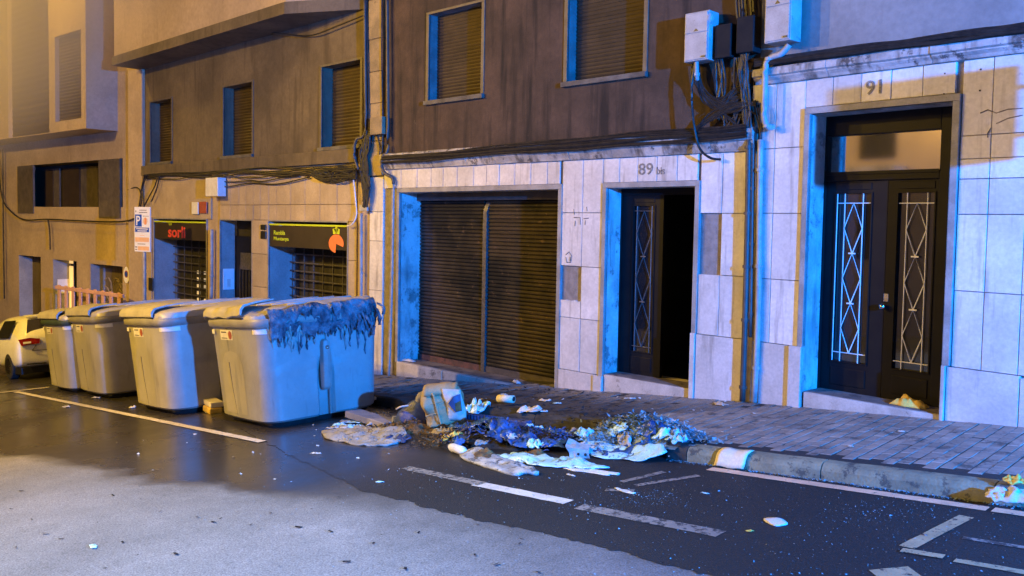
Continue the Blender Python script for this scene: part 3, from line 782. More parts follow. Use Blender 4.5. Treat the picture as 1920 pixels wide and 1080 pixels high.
for pts in ([(1061,478),(1067,472),(1072,480),(1070,492),(1063,492),(1061,482)], [(1069,482),(1069,490)], [(1076,392),(1077,402)], [(1076,408),(1088,408),(1088,421)], [(1100,388),(1101,396)], [(1094,410),(1104,409)], [(1079,414),(1078,424)], [(1098,413),(1097,422)]):
    obj('graffiti_stroke', tube(NB(), [F89.pt(a, b, .002) for a, b in pts], .007, 4), m_digit, F89.e)
u0, u1, z0, z1 = F89.R(1137, 1147, 440, 500)
obj('buzzer_panel', box(NB(), DO[0]+.001, DO[0]+.012, .10, .19, z0, z1), m_boxgrey, F89.e)

# ----------------------------------------------------------------- ochre building with the shop (left)
FL = Fac('apartment_building', -22.4, 9.18, 0, 'ochre rendered building with overhanging upper storey and two dark shop signs', 'building')
ULr = FL.P(690, 400)[0]
zLc0, zLc1 = FL.P(460, 318)[1], FL.P(460, 296)[1]
hs1 = FL.R(288, 386, 412, 560); hd = FL.R(412, 471, 414, 560); hs2 = FL.R(503, 650, 415, 560)
ztop = (hs1[3] + hd[3] + hs2[3]) / 3
hs1 = (hs1[0], hs1[1], -2.1, ztop); hd = (hd[0], hd[1], -2.1, ztop); hs2 = (hs2[0], hs2[1], -2.1, ztop)
wl = [FL.R(281, 320, 192, 302), FL.R(418, 471, 158, 291), FL.R(602, 674, 115, 276)]
zw0 = sum(w[2] for w in wl)/3; zw1 = sum(w[3] for w in wl)/3
wl = [(w[0], w[1], zw0, zw1) for w in wl]
holed_wall(FL, 'wall', 0, ULr, -3, zLc0, .034, [hs1, hd, hs2], m_wallF)
holed_wall(FL, 'upper_wall', 0, FL.P(680, 150)[0], zLc0, 9.5, .02, wl, m_wallL)
for w in wl: blind(FL, w, .26, 24, jamb=m_wallL)
bx(FL, 'string_course', -.02, ULr - .35, -.07, .03, zLc0, zLc1, m_wallL, bev=.012)
# tan facing slabs
uu = [FL.P(x, 358)[0] for x in (412, 432, 448, 461, 475, 488, 504, 518, 545, 572, 600, 632, 668)]
zm = FL.P(540, 384)[1]
for a, b in zip(uu, uu[1:]):
    slab(FL, 'facing_slab', a, b, zm, zLc0, m_tileL, c=.006)
    slab(FL, 'facing_slab', a, b, ztop + .02, zm, m_tileL, c=.006)
for a, b, c_ in ((hd[1] + .03, hs2[0] - .03, 3), (hs2[1] + .04, FL.P(668, 480)[0], 3)):
    zz = [-2.2, FL.P(540, 545)[1], FL.P(540, 480)[1], ztop + .02]
    for c, d in zip(zz, zz[1:]): slab(FL, 'facing_slab', a, b, c, d, m_tileL, c=.006)
a_, b_ = 0.02, FL.P(284, 480)[0]
slab(FL, 'facing_slab', a_, b_, -2.2, FL.P(280, 470)[1], m_tileL, c=.006); slab(FL, 'facing_slab', a_, b_, FL.P(280, 470)[1], zLc0, m_tileL, c=.006)
slab(FL, 'facing_slab', b_, uu[0] - .42, ztop + .02, zLc0, m_tileL, c=.006)
m_jambL = mat('painted shop jamb', (.34,.335,.33), (.26,.255,.25), 2, rough=.6, bump=.15)
for h, dpt in ((hs1, .62), (hd, .42), (hs2, .62)): reveal(FL, h, dpt, m_jambL, back=m_dark); trim_frame(FL, h, .03, .0, .045, m_trim)
def grille(F, h, y, nh, nv, z0):
    gr = empty('security_grille', (0, 0, 0)); gr.parent = F.e
    for i in range(nh):
        z = z0 + (h[3] - .5 - z0) * i / (nh - 1)
        obj('grille_bar', box(NB(), h[0]+.01, h[1]-.01, y, y+.018, z-.012, z+.012), m_ironbar, gr)
    for i in range(nv):
        u = h[0] + (h[1] - h[0]) * (i + .5) / nv
        obj('grille_post', box(NB(), u-.013, u+.013, y+.02, y+.04, z0, h[3]-.45), m_ironbar, gr)
grille(FL, hs1, .50, 18, 7, -1.9); grille(FL, hs2, .50, 20, 8, -1.9)
# goods on shelves behind the grilles
rr2 = random.Random(11)
for h, cells_ in ((hs1, [(r, c) for r in range(9) for c in range(4)]), (hs2, [(r, c) for r in range(4) for c in range(4)])):
    for r, c in cells_:
        if rr2.random() < .12: continue
        u = h[0] + (h[1]-h[0]) * (.42 + .13 * c); z = -.75 + r * .17
        if h is hs2: u = h[0] + (h[1]-h[0]) * (.36 + .16 * c)
        bx(FL, 'shelf_goods', u, u + .12, .575, .605, z, z + .08, m_goodsglow)
# entrance door between the shops
yd = .40
bx(FL, 'door_panel', hd[0]+.01, hd[1]-.01, yd-.03, yd+.01, -2.1, ztop-.35, m_blackpaint)
for k in range(5):
    u = hd[0] + .28 + k * .14
    if u < hd[1] - .05: obj('grille_bar', tube(NB(), [(u, yd-.05, -1.9), (u, yd-.05, ztop-1.0)], .012), m_ironbar, FL.e)
bx(FL, 'letter_panel', hd[0]+.3, hd[1]-.06, yd-.06, yd-.031, ztop-1.1, ztop-.72, m_ironbar, bev=.01)
z0 = FL.P(430, 546)[1]; z1 = FL.P(430, 506)[1]
obj('intercom_panel', box(NB(), hd[0]+.001, hd[0]+.02, .08, .34, z0, z1), m_cyanpanel, FL.e)
obj('intercom_buttons', box(NB(), hd[0]+.02, hd[0]+.026, .17, .25, z0+.05, z0+.24), m_white, FL.e)
# overhanging upper storey
OV = .75
a = FL.P(212, 105, OV); zb0 = (FL.P(300, 100, OV)[1] + FL.P(400, 66, OV)[1] + FL.P(530, 22, OV)[1]) / 3; zb1 = zb0 + .22
u1_, u2_ = FL.P(533, 15, OV)[0], FL.P(684, 22, 0)[0]
bm = NB(); pl_ = [(-.1, .02), (-.1, -OV), (u1_, -OV), (u2_, .02)]
loft(bm, [[(x, y, zb0) for x, y in pl_], [(x, y, zb1) for x, y in pl_]]); obj('overhang_slab', bm, m_wallL, FL.e)
pl2 = [(-.05, .02), (-.05, -OV+.04), (u1_-.02, -OV+.04), (u2_-.06, .02)]
bm = NB(); loft(bm, [[(x, y, zb1) for x, y in pl2], [(x, y, 9.5) for x, y in pl2]]); obj('overhang_wall', bm, m_wallF, FL.e)

# shop signs ---------------------------------------------------------
def shop_sign(h, ybot, label):
    z1 = ztop - .03; z0 = FL.P(sum(ybot[:2])/2, ybot[2])[1]
    s = empty('shop_sign', FL.world(((h[0]+h[1])/2, .02, z0)), 0, label, 'sign', 'shop signs')
    o_ = Vector(s.location); L = lambda u: u - ((h[0]+h[1])/2)
    w0, w1, hh = L(h[0]+.02), L(h[1]-.02), z1 - z0
    bevel(obj('sign_panel', box(NB(), w0, w1, 0, .08, 0, hh - .06), m_sign, s), .008)
    obj('green_strip', box(NB(), w0, w1, -.012, .07, hh - .05, hh - .015), m_lime, s)
    return s, w0, w1, hh, z0
s1, w0, w1, hh, z0 = shop_sign(hs1, (300, 385, 450), 'dark shop sign with red lettering, left of the entrance door')
t0, t1 = FL.P(314, 432)[0] - (hs1[0]+hs1[1])/2, FL.P(346, 432)[0] - (hs1[0]+hs1[1])/2
text('lettering', 'sorli', m_red, s1, t0, t1, hh*.10, hh*.70, -.002)
lv = NB()
for dx in (-.045, .0, .045):
    c = t0 + (t1 - t0) * .13
    lv.faces.new([lv.verts.new((c + dx + p, -.006, hh*.70 + q)) for p, q in ((0, 0), (.022 + dx*.4, .05), (dx*.8, .1), (-.022 + dx*.4, .05))])
obj('leaf_mark', lv, m_lime, s1)
s2, w0, w1, hh, z0 = shop_sign(hs2, (505, 650, 466), 'dark shop sign with lime lettering and orange radish mark')
mid = (hs2[0]+hs2[1])/2
q0, q1 = FL.P(512, 445)[0]-mid, FL.P(532, 445)[0]-mid
text('lettering', 'Rambla', m_lime, s2, q0, q1+.02, hh*.50, hh*.68, -.002)
text('lettering', 'Muntanya', m_lime, s2, q0, FL.P(540, 450)[0]-mid, hh*.22, hh*.42, -.002)
rx = FL.P(629, 455)[0]-mid; rad = .145
bm = NB(); vs = [bm.verts.new((rx, -.006, hh*.25))]
ring = [bm.verts.new((rx + rad*1.7*math.cos(t), -.006, hh*.25 + rad*1.2*math.sin(t))) for t in [R_(-20 + 285*i/22) for i in range(23)]]
for i in range(22): bm.faces.new((vs[0], ring[i], ring[i+1]))
obj('radish_mark', bm, m_orange, s2)
lv = NB()
for ang in (-55, 0, 55):
    A = R_(ang); ca, sa = math.cos(A), math.sin(A)
    pts = [(0, 0), (.07, .075), (0, .15), (-.07, .075)]
    lv.faces.new([lv.verts.new((rx + p*ca + q*sa, -.006, hh*.64 + q*ca - p*sa)) for p, q in pts])
obj('leaf_mark', lv, m_lime, s2)

# ----------------------------------------------------------------- tan building with bay (far left)
FF = Fac('apartment_building', -22.4, 9.18, 4.1, 'tan building with a projecting bay, a lit doorway and a recessed balcony', 'building')
zb_ = FF.P(120, 246, .8)[1]
rec = FF.R(33, 228, 304, 400); rec = (rec[0], rec[1], FF.P(130, 388)[1], FF.P(130, 304)[1])
d1 = FF.R(34, 75, 480, 600); d2 = FF.R(98, 142, 488, 600); d3 = FF.R(168, 228, 497, 600)
d1, d2, d3 = [(q[0], q[1], -3, q[3]) for q in (d1, d2, d3)]
holed_wall(FF, 'wall', -24, .0, -4.5, 10, .03, [rec, d1, d2, d3], m_wallF)
reveal(FF, rec, .55, m_wallL, back=m_dark)
for x0, x1, mm in ((36, 62, m_frame), (64, 100, m_blind), (101, 112, m_frame), (118, 150, m_blind), (152, 184, m_frame)):
    u0, u1, a0, a1 = FF.R(x0, x1, 310, 395, -.5)
    bx(FF, 'balcony_shutter', u0, u1, .49, .53, rec[2], rec[3]-.1, mm)
u0, u1, a0, a1 = FF.R(186, 226, 302, 402, -.02); bx(FF, 'dark_panel', u0, u1, .0, .06, rec[2]-.3, rec[3]-.01, m_frame)
u0, u1, a0, a1 = FF.R(34, 63, 310, 400, -.02); bx(FF, 'dark_panel', u0, u1, .0, .06, rec[2]-.2, rec[3]-.01, m_frame)
for q, b in ((d1, m_wallL), (d3, m_wallL)): reveal(FF, q, .45, m_jambL, back=b)
reveal(FF, d2, .55, m_jambL, back=m_dark)
u0, u1, a0, a1 = FF.R(119, 139, 500, 560, -.5); bx(FF, 'lit_pane', u0, u1, .50, .53, -1.5, d2[3]-.22, m_litdoor)
bx(FF, 'door_frame', u0-.08, u0, .48, .53, -2.5, d2[3], m_black); bx(FF, 'door_frame', u1, u1+.08, .48, .53, -2.5, d2[3], m_black)
bx(FF, 'lit_transom', u0, u1, .50, .53, d2[3]-.14, d2[3]-.04, m_litdoor)
gu0, gu1, ga, gb = FF.R(195, 226, 510, 560, -.45)
for k in range(10):
    u = random.uniform(gu0, gu1); z = random.uniform(-.9, .1)
    obj('graffiti_stroke', tube(NB(), [(u + .28*math.cos(t*.7+k), .44, z + .2*math.sin(t*.9 + k*2)) for t in range(7)], .025, 4), m_quoin, FF.e)
u0, z0 = FF.P(104, 540); 
obj('notice_panel', box(NB(), d2[0]+.001, d2[0]+.03, .15, .5, FF.P(104, 552)[1], FF.P(104, 525)[1]), m_signwhite, FF.e)
# bay
BW = .8
bu0, bu1 = FF.P(-200, 150, BW)[0], FF.P(161, 150, BW)[0]
h1 = FF.R(103, 152, 62, 225, BW); h2 = FF.R(14, 91, -120, 258, BW)
zbay = zb_
bay = empty('bay', (0, 0, 0)); bay.parent = FF.e
h1 = (h1[0], h1[1], h1[2], h1[3]); h2 = (h2[0], h2[1], max(h2[2], zbay+.02), 9)
holed_wall(FF, 'bay_front', bu0, bu1, zbay, 10, -BW, [h1, h2], m_wallF, bay)
bm = NB(); quad(bm, (bu1,-BW,zbay), (bu1,.03,zbay), (bu1,.03,10), (bu1,-BW,10)); quad(bm, (bu0,-BW,zbay), (bu1,-BW,zbay), (bu1,.03,zbay), (bu0,.03,zbay))
obj('bay_side', bm, m_wallF, bay)
for h in (h1, h2):
    bm = NB(); u0, u1, z0, z1 = h
    y0, y1 = -BW, -BW + .12
    quad(bm, (u0,y0,z0), (u0,y1,z0), (u0,y1,z1), (u0,y0,z1)); quad(bm, (u1,y0,z0), (u1,y0,z1), (u1,y1,z1), (u1,y1,z0))
    quad(bm, (u0,y0,z1), (u0,y1,z1), (u1,y1,z1), (u1,y0,z1)); quad(bm, (u0,y0,z0), (u1,y0,z0), (u1,y1,z0), (u0,y1,z0))
    obj('window_reveal', bm, m_wallF, bay)
    n = 26; hh_ = (z1 - z0) / n
    for i in range(n):
        bm = NB(); z = z0 + hh_ * i
        loft(bm, [[(u, y1, z), (u, y1-.015, z + hh_*.5), (u, y1, z + hh_ - .004), (u, y1+.02, z + hh_ - .004), (u, y1+.02, z)] for u in (u0+.002, u1-.002)])
        obj('blind_slat', bm, m_blind, bay)
# pilaster between the two left buildings
bx(FF, 'pilaster', FF.P(244, 300)[0], .03, -.06, .05, -3, 9, m_wallF, bev=.02)
u0, u1, z0, z1 = FF.R(232, 243, 500, 531)
pp = empty('garage_sign', FF.world(((u0+u1)/2, .0, z0)), R_(4.1), 'small white oval no parking plate beside the garage door', 'sign')
bm = NB(); w_ = (u1-u0)/2; h_ = z1-z0
bm.faces.new([bm.verts.new((w_*math.cos(t), -.01, h_/2 + h_/2*math.sin(t))) for t in [2*math.pi*i/20 for i in range(20)]])
obj('plate', bm, m_signwhite, pp)
bm = NB(); bm.faces.new([bm.verts.new((w_*.6*math.cos(t), -.013, h_*.55 + h_*.22*math.sin(t))) for t in [2*math.pi*i/16 for i in range(16)]])
obj('ring_mark', bm, m_logo, pp)
bm = NB(); bm.faces.new([bm.verts.new((w_*.42*math.cos(t), -.016, h_*.55 + h_*.155*math.sin(t))) for t in [2*math.pi*i/16 for i in range(16)]])
obj('disc_mark', bm, m_blueplate, pp)

# ----------------------------------------------------------------- buildings across the street (seen in the door glass)
OB = empty('opposite_building', (-10, -9.0, 0), 0, 'ochre building across the street mirrored in the glass over the black door', 'building')
bm = NB(); box(bm, -10, 14, -1, 0, -2, 11); obj('wall', bm, m_wallF, OB)
for k in range(6):
    u = -8.5 + k * 3.4
    for z in (1.0, 4.4, 7.6): obj('window', box(NB(), u, u+1.3, 0.0, .04, z, z+1.9), m_glassdark, OB)
    if k % 2: obj('balcony', box(NB(), u-.3, u+1.7, 0.0, .8, 3.9, 4.1), m_cornice, OB)

# ================================================================= WALL FIXTURES, PIPES, CABLES
def wpath(F, pts, w): return [F.world(F.pt(*(p[:2]), p[2] if len(p) > 2 else w)) for p in pts]
def rel(o, pts): return [p - Vector(o.location) for p in pts]
def pipe_thing(name, F, pts, r, m, label, cat='pipe', w=.06, clips=0, group=None, sub=4):
    P_ = wpath(F, pts, w); P_ = smoothpath(P_, sub)
    e = empty(name, P_[-1], 0, label, cat, group)
    obj('pipe', tube(NB(), rel(e, P_), r, 10), m, e, smooth=True)
    for i in range(clips):
        p = P_[int((i + .7) * (len(P_) - 1) / clips)] - Vector(e.location)
        bm = NB(); tube(bm, [p - Vector((0,0,.018)), p + Vector((0,0,.018))], r * 1.35, 10); obj('clip', bm, m_pipe if m is m_pipe else m_pipegrey, e)
    return e
pipe_thing('drainpipe', F89, [(1404,250,.07),(1402,400,.07),(1397,600,.07),(1392,752,.07)], .035, m_pipe, 'dark drainpipe running down the joint between numbers 89 and 91', clips=5, group='dark pipes between 89 and 91')
pipe_thing('drainpipe', F89, [(1412,250,.05),(1410,400,.05),(1407,632,.05)], .026, m_pipe, 'thinner dark pipe right beside the drainpipe between 89 and 91', clips=4, group='dark pipes between 89 and 91')
pipe_thing('corner_conduit', F91, [(1426,262,.05),(1424,400,.05),(1421,600,.05),(1414,754,.05)], .035, m_pipegrey, 'pale conduit at the left edge of number 91, lit blue', clips=3)
pipe_thing('conduit_elbow', F91, [(1480,84,.14),(1466,100,.16),(1446,108,.16),(1436,122,.16),(1434,170,.16),(1433,220,.16),(1440,238,.12),(1450,238,.05)], .036, m_pipegrey, 'thick pale curved conduit below the right hand meter box', clips=2, sub=6)
pipe_thing('conduit', F89, [(726,-10,.06),(727,150,.06),(727,275,.06),(718,292,.12),(716,312,.12),(722,325,.1),(735,333,.06),(738,345,.05)], .03, m_pipe, 'dark conduit kinking round the left end of the white cornice', clips=2, sub=5)
pipe_thing('conduit', F89, [(738,340,.04),(736,480,.04),(733,600,.04),(729,704,.04)], .022, m_pipegrey, 'thin pale conduit down the left edge of the shop front', clips=4)
pipe_thing('conduit', FL, [(684,-10,.07),(685,140,.07),(685,245,.07),(668,262,.12),(664,290,.12),(672,318,.10)], .028, m_pipe, 'dark conduit on the right edge of the ochre building', clips=2, sub=5)
pipe_thing('conduit', FL, [(677,400,.05),(677,480,.05),(677,545,.05),(676,640,.05)], .03, m_pipegrey, 'pale conduit between the radish sign and the white pilaster', clips=3)
pipe_thing('conduit', FL, [(397,430,.05),(397,500,.05),(396,560,.05)], .04, m_pipegrey, 'pale conduit left of the entrance door under the white box', clips=1)
pipe_thing('lamp_cable', FL, [(662,330,.05),(667,375,.05),(668,405,.08),(660,420,.10),(650,424,.08)], .012, m_white, 'white cable curling over the right end of the radish sign', 'cable', sub=6)
def utility_box(name, F, x0, x1, y0, y1, dep, m, label, parts=True, w=.02, cat='electrical box'):
    u0, u1, z0, z1 = F.R(x0, x1, y0, y1, dep)
    e = empty(name, F.world(((u0+u1)/2, -w, z0)), F.th, label, cat)
    hw = (u1-u0)/2; h = z1 - z0
    bevel(obj('case', box(NB(), -hw, hw, -(dep-w), 0, 0, h), m, e), .012)
    if parts:
        bevel(obj('cover', box(NB(), -hw+.015, hw-.015, -(dep-w)-.012, -(dep-w), .015, h*.56), m, e), .006)
        bevel(obj('cover', box(NB(), -hw+.015, hw-.015, -(dep-w)-.012, -(dep-w), h*.575, h-.015), m, e), .006)
        bm = NB(); f = -(dep-w) - .0135
        bm.faces.new([bm.verts.new(p) for p in ((-.035, f, h*.60), (.035, f, h*.60), (0, f, h*.66))]); obj('warning_triangle', bm, m_black, e)
        obj('latch', box(NB(), hw*.5, hw*.8, f-.008, f+.005, .03, .05), m_black, e)
    return e, hw, h
utility_box('meter_box', F89, 1283, 1329, 22, 114, .24, m_boxgrey, 'grey meter box on the brown wall, with a warning triangle', cat='electrical box')
utility_box('meter_box', F91, 1434, 1484, -40, 78, .24, m_boxgrey, 'larger grey meter box at the corner above number 91')
utility_box('junction_box', F89, 1340, 1370, 45, 108, .18, m_boxblack, 'black junction box right of the grey meter box', False)
utility_box('splice_box', F89, 1380, 1413, 30, 98, .20, m_boxblack, 'black cylindrical splice box with a pale strip, between the meter boxes', False)
utility_box('small_box', F91, 1411, 1430, 159, 194, .10, m_boxgrey, 'small beige box under the end of the right cornice', False)
utility_box('lamp_box', F89, 693, 716, 219, 252, .14, m_quoin, 'small yellow lit box hanging on the quoin stones', False)
utility_box('cable_box', FL, 385, 408, 333, 368, .22, m_white, 'white box below the string course of the ochre building', False)
utility_box('alarm_box', FL, 359, 371, 379, 402, .05, m_white, 'white alarm siren above the red lettered shop sign', False, cat='alarm')
utility_box('alarm_box', FL, 373, 387, 378, 400, .045, m_logo, 'maroon alarm box next to the white siren', False, cat='alarm')
utility_box('notice', FL, 488, 498, 421, 431, .03, m_black, 'small dark plate on the pier between door and radish sign, upper of two', False, w=.0, cat='sign')
utility_box('notice', FL, 488, 498, 433, 448, .03, m_black, 'small dark plate on the pier between door and radish sign, lower of two', False, w=.0, cat='sign')
utility_box('bell_panel', FL, 278, 286, 521, 545, .03, m_black, 'dark bell panel on the pier under the parking sign', False, w=.0, cat='intercom')
utility_box('plate', F89, 673, 688, 384, 396, .10, m_boxgrey, 'tilted grey plate at the foot of the hanging black cables', False, w=.06, cat='plate')

rc = random.Random(21)
def cable_bundle(label, F, paths, r=.012, name='cable_bundle', w=.05, jitter=0, reps=1, group=None):
    allp = []
    for p in paths:
        for k in range(reps):
            q = [(a + rc.uniform(-jitter, jitter), b + rc.uniform(-jitter, jitter), (c[0] if c else w) + rc.uniform(0, .04 if reps > 1 else 0)) for a, b, *c in p]
            allp.append((smoothpath(wpath(F, q, w), 6), (r if not isinstance(r, tuple) else rc.uniform(*r))))
    e = empty(name, allp[0][0][0], 0, label, 'cables', group)
    for P_, r_ in allp: obj('cable', tube(NB(), rel(e, P_), r_, 5), m_cable, e)
    return e
# thick run above the cornice of 89
def run(F, x0, y0, x1, y1, n, sag, amp, w, seed):
    r3 = random.Random(seed); out = []
    ph = [r3.uniform(0, 6) for _ in range(4)]
    for i in range(n + 1):
        t = i / n; out.append((x0 + (x1-x0)*t, y0 + (y1-y0)*t + sag*math.sin(t*math.pi*3 + ph[0])*.5 + amp*math.sin(t*17 + ph[1]) + r3.uniform(-amp, amp)*.5, w))
    return out
cable_bundle('thick black cable run along the top of the white cornice', F89,
    [run(F89, 716, 292 + k*1.6, 1400, 232 + k*3.2, 16, 1.5, 1.2, .10 + .02*(k % 3), k) for k in range(9)], (.012, .024))
cable_bundle('black cable run above the cornice of number 91', F91,
    [run(F91, 1415, 114 + k*1.6, 1960, 40 + k*2.4, 14, 1.2, 1.0, .12 + .02*(k % 3), 40+k) for k in range(7)], (.012, .022))
cable_bundle('sagging cables under the string course of the ochre building', FL,
    [run(FL, 270, 327 + k*1.2, 668, 309 + k*2.5, 18, 2.5, 1.5 + .3*k, .07, 70+k) for k in range(7)] +
    [[(408,340),(440,341),(470,338),(492,340),(530,333),(560,330)], [(395,335),(420,350),(470,343),(520,345),(580,332)]], (.010, .018))
cable_bundle('tangle of splices and cables right of the ochre string course', FL,
    [[(585 + rc.uniform(-5,5), 325 + rc.uniform(-6,8)), (610 + rc.uniform(-10,10), 328 + rc.uniform(-8,12)), (635 + rc.uniform(-8,8), 330 + rc.uniform(-10,12)), (668, 325 + rc.uniform(-12,12))] for k in range(14)], (.010, .02), w=.09)
cable_bundle('thick black cables hanging down the white pilaster', F89,
    [[(690 + rc.uniform(-6,6), 250 + rc.uniform(-6,6)), (684 + rc.uniform(-8,8), 280), (683 + rc.uniform(-8,8), 320), (686 + rc.uniform(-7,7), 350), (684 + rc.uniform(-5,7), 380 + rc.uniform(-10,10))] for k in range(20)], (.014, .024), w=.10)
cable_bundle('cables climbing the quoin stones beside the yellow box', F89,
    [[(700,245),(697,270),(690,290),(682,310)], [(706,250),(712,275),(712,290)], [(716,-5),(716,120),(718,240),(716,290)], [(688,-5),(690,120),(692,240),(690,300)]], .012)
cable_bundle('cables looping on the corner pier behind the parking sign', FL,
    [[(272,328),(266,350),(262,380),(258,395)], [(276,328),(268,352),(270,385)], [(295,335),(290,350),(280,368),(270,388)], [(300,330),(293,356),(284,378)], [(240,356),(258,352),(266,372),(262,392)]], .016, w=.09)
cable_bundle('single cable crossing the front of the tan building', FF,
    [[(-4,300),(4,370),(22,398),(48,412),(90,411),(150,414),(205,416),(240,414),(262,405)], [(90,412),(93,432),(94,468)], [(5,280),(6,420),(8,560)]], .022, w=.09)
cable_bundle('cable sagging under the overhang of the ochre building', FL, [[(452,40),(480,55),(540,64),(585,66),(630,50),(684,28)]], .012, w=.08)
# the mess between 89 and 91
pp_ = []
for k in range(16):
    x = 1302 + rc.uniform(-4, 10)
    pp_.append([(x, 120, .1), (x + rc.uniform(0,14), 165 + rc.uniform(-10,10), .1), (1340 + rc.uniform(-14,24), 195 + rc.uniform(-12,12), .1), (1385 + rc.uniform(-12,12), 190 + rc.uniform(-25,20), .1), (1405 + rc.uniform(-6,4), 170 + rc.uniform(-30,60), .1)])
for k in range(12):
    x = 1360 + rc.uniform(-18, 40)
    pp_.append([(x, 108, .12), (x + rc.uniform(-8,8), 150, .1), (x + rc.uniform(-14,14), 200, .08), (1398 + rc.uniform(-45,6), 238 + rc.uniform(-10,10), .1)])
for k in range(10):
    pp_.append([(1395 + rc.uniform(-10,18), 98, .14), (1395 + rc.uniform(-10,12), 140, .14), (1400 + rc.uniform(-10,8), 200, .12), (1404 + rc.uniform(-6,6), 255, .1)])
for k in range(6):
    pp_.append([(1310 + rc.uniform(-6,6), 238, .08), (1345 + rc.uniform(-10,10), 212 + rc.uniform(-8,8), .1), (1385, 205 + rc.uniform(-14,14), .12), (1418, 196 + rc.uniform(-20,20), .12)])
cable_bundle('tangle of black cables between the meter boxes', F89, pp_, (.009, .017), name='cable_tangle')
cable_bundle('bundle of dark cables rising above the splice box', F89, [[(1384 + k*4.2, 40, .08), (1382 + k*4.2 + rc.uniform(-3,3), 10, .08), (1380 + k*4.2, -30, .08)] for k in range(8)], (.010, .02))
cable_bundle('green grey cable looping below the left meter box', F89, [[(1304,114,.18),(1298,150,.18),(1297,190,.17),(1302,240,.17),(1312,278,.15),(1332,296,.12),(1352,299,.06)]], .016)
cable_bundle('short cables dropping from the small beige box to the drainpipe', F91, [[(1414 + k*4, 196, .08), (1416 + k*5 + rc.uniform(-2,2), 215, .08), (1424 + k*1.5, 240, .06), (1426, 262, .05)] for k in range(5)], .010)
pipe_thing('meter_conduit', F89, [(1306,112,.18),(1306,135,.16),(1307,150,.12)], .028, m_pipegrey, 'short pale conduit stub under the left meter box', clips=1)
e_ = empty('lamp_globe', F89.world(F89.pt(1331, 34, .2)), 0, 'round pale lamp on the right side of the left meter box', 'lamp')
bm = NB(); bmesh.ops.create_uvsphere(bm, u_segments=12, v_segments=8, radius=.055, matrix=Matrix.Scale(1.3, 4, (0,0,1))); obj('globe', bm, m_boxgrey, e_, smooth=True)
obj('stem', tube(NB(), [(-.02, .02, 0), (-.02, .17, 0)], .015), m_pipegrey, e_)

# ================================================================= PARKING SIGN
sp0 = FL.P(268, 560, .55)
base = hit(268, 566, (0, 9.18 - 1.0, 0), Vector((0, 1, 0)))
bx_, by_ = base.x, base.y
ps = empty('parking_sign', (bx_, by_, zwalk(bx_, by_)), R_(18), 'white parking sign with blue P panel on a pale post', 'sign')
def sz(y): return hit(268, y, (0, by_, 0), Vector((0, 1, 0))).z - zwalk(bx_, by_)
z0, z1 = sz(472), sz(388)
wS = (z1 - z0) * .5
obj('post', tube(NB(), [(0, .05, -.1), (0, .05, z1 - .05)], .038, 12), m_pipegrey, ps, smooth=True)
bevel(obj('panel', box(NB(), -wS/2, wS/2, -.012, .012, z0, z1), m_signwhite, ps), .004)
H_ = z1 - z0; X = lambda t: -wS/2 + wS*t; Z = lambda t: z0 + H_*t
def sq(name, a, b, c, d, m, y=-.0145):
    bm = NB(); quad(bm, (X(a), y, Z(c)), (X(b), y, Z(c)), (X(b), y, Z(d)), (X(a), y, Z(d))); return obj(name, bm, m, ps)
sq('blue_panel', .05, .47, .56, .83, m_blueplate); text('letter', 'P', m_signwhite, ps, X(.13), X(.38), Z(.59), Z(.80), -.016, .001)
sq('blue_band', .05, .93, .44, .54, m_blueplate)
sq('band_text', .12, .87, .50, .52, m_signwhite, -.0165); sq('band_text', .2, .8, .455, .475, m_signwhite, -.0165)
sq('peach_band', .05, .93, .22, .32, m_peach); sq('peach_band', .22, .93, .03, .12, m_peach)
sq('dark_mark', .05, .18, .09, .115, m_digit); sq('dark_mark', .05, .18, .035, .06, m_digit)
sq('text_line', .32, .78, .92, .935, m_digit); sq('text_line', .30, .82, .87, .885, m_digit); sq('text_line', .2, .7, .165, .18, m_faint); sq('text_line', .35, .65, .36, .37, m_peach)
sq('text_line', .55, .92, .79, .80, m_faint)
bm = NB(); bm.faces.new([bm.verts.new((X(.70) + wS*.13*math.cos(t), -.0145, Z(.685) + H_*.085*math.sin(t))) for t in [2*math.pi*i/20 for i in range(20)]]); obj('coin_mark', bm, m_peach, ps)
sq('coin_mark', .68, .73, .62, .75, m_orange, -.0165)
bm = NB(); bm.faces.new([bm.verts.new((X(.1) + wS*.03*math.cos(t), -.0145, Z(.9) + H_*.025*math.sin(t))) for t in [2*math.pi*i/10 for i in range(10)]]); obj('crest_mark', bm, m_digit, ps)

# ================================================================= PLASTIC BARRIER
q = hit(165, 572, (0, 8.6, 0), Vector((0, 1, 0)))
br = empty('plastic_barrier', (q.x, 8.6, zwalk(q.x, 8.6)), R_(6), 'pink plastic pedestrian barrier behind the furthest bins', 'barrier')
ztb = hit(165, 541, (0, 8.6, 0), Vector((0, 1, 0))).z - zwalk(q.x, 8.6)
wb = (hit(214, 556, (0, 8.6, 0), Vector((0, 1, 0))).x - hit(117, 556, (0, 8.6, 0), Vector((0, 1, 0))).x) / 2
bevel(obj('bottom_rail', box(NB(), -wb, wb, -.03, .03, .12, .26), m_barrier, br), .012)
bevel(obj('top_rail', box(NB(), -wb, wb, -.032, .032, ztb-.13, ztb-.03), m_barrier, br), .012)
for k in range(9):
    u = -wb + (2*wb) * (k + .5) / 9
    bevel(obj('slat', box(NB(), u-.085, u+.085, -.022, .022, .26, ztb), m_barrier, br), .02)
for sgn in (-1, 1): bevel(obj('foot', box(NB(), sgn*wb*.8-.04, sgn*wb*.8+.04, -.25, .25, 0, .06), m_barrier, br), .01)

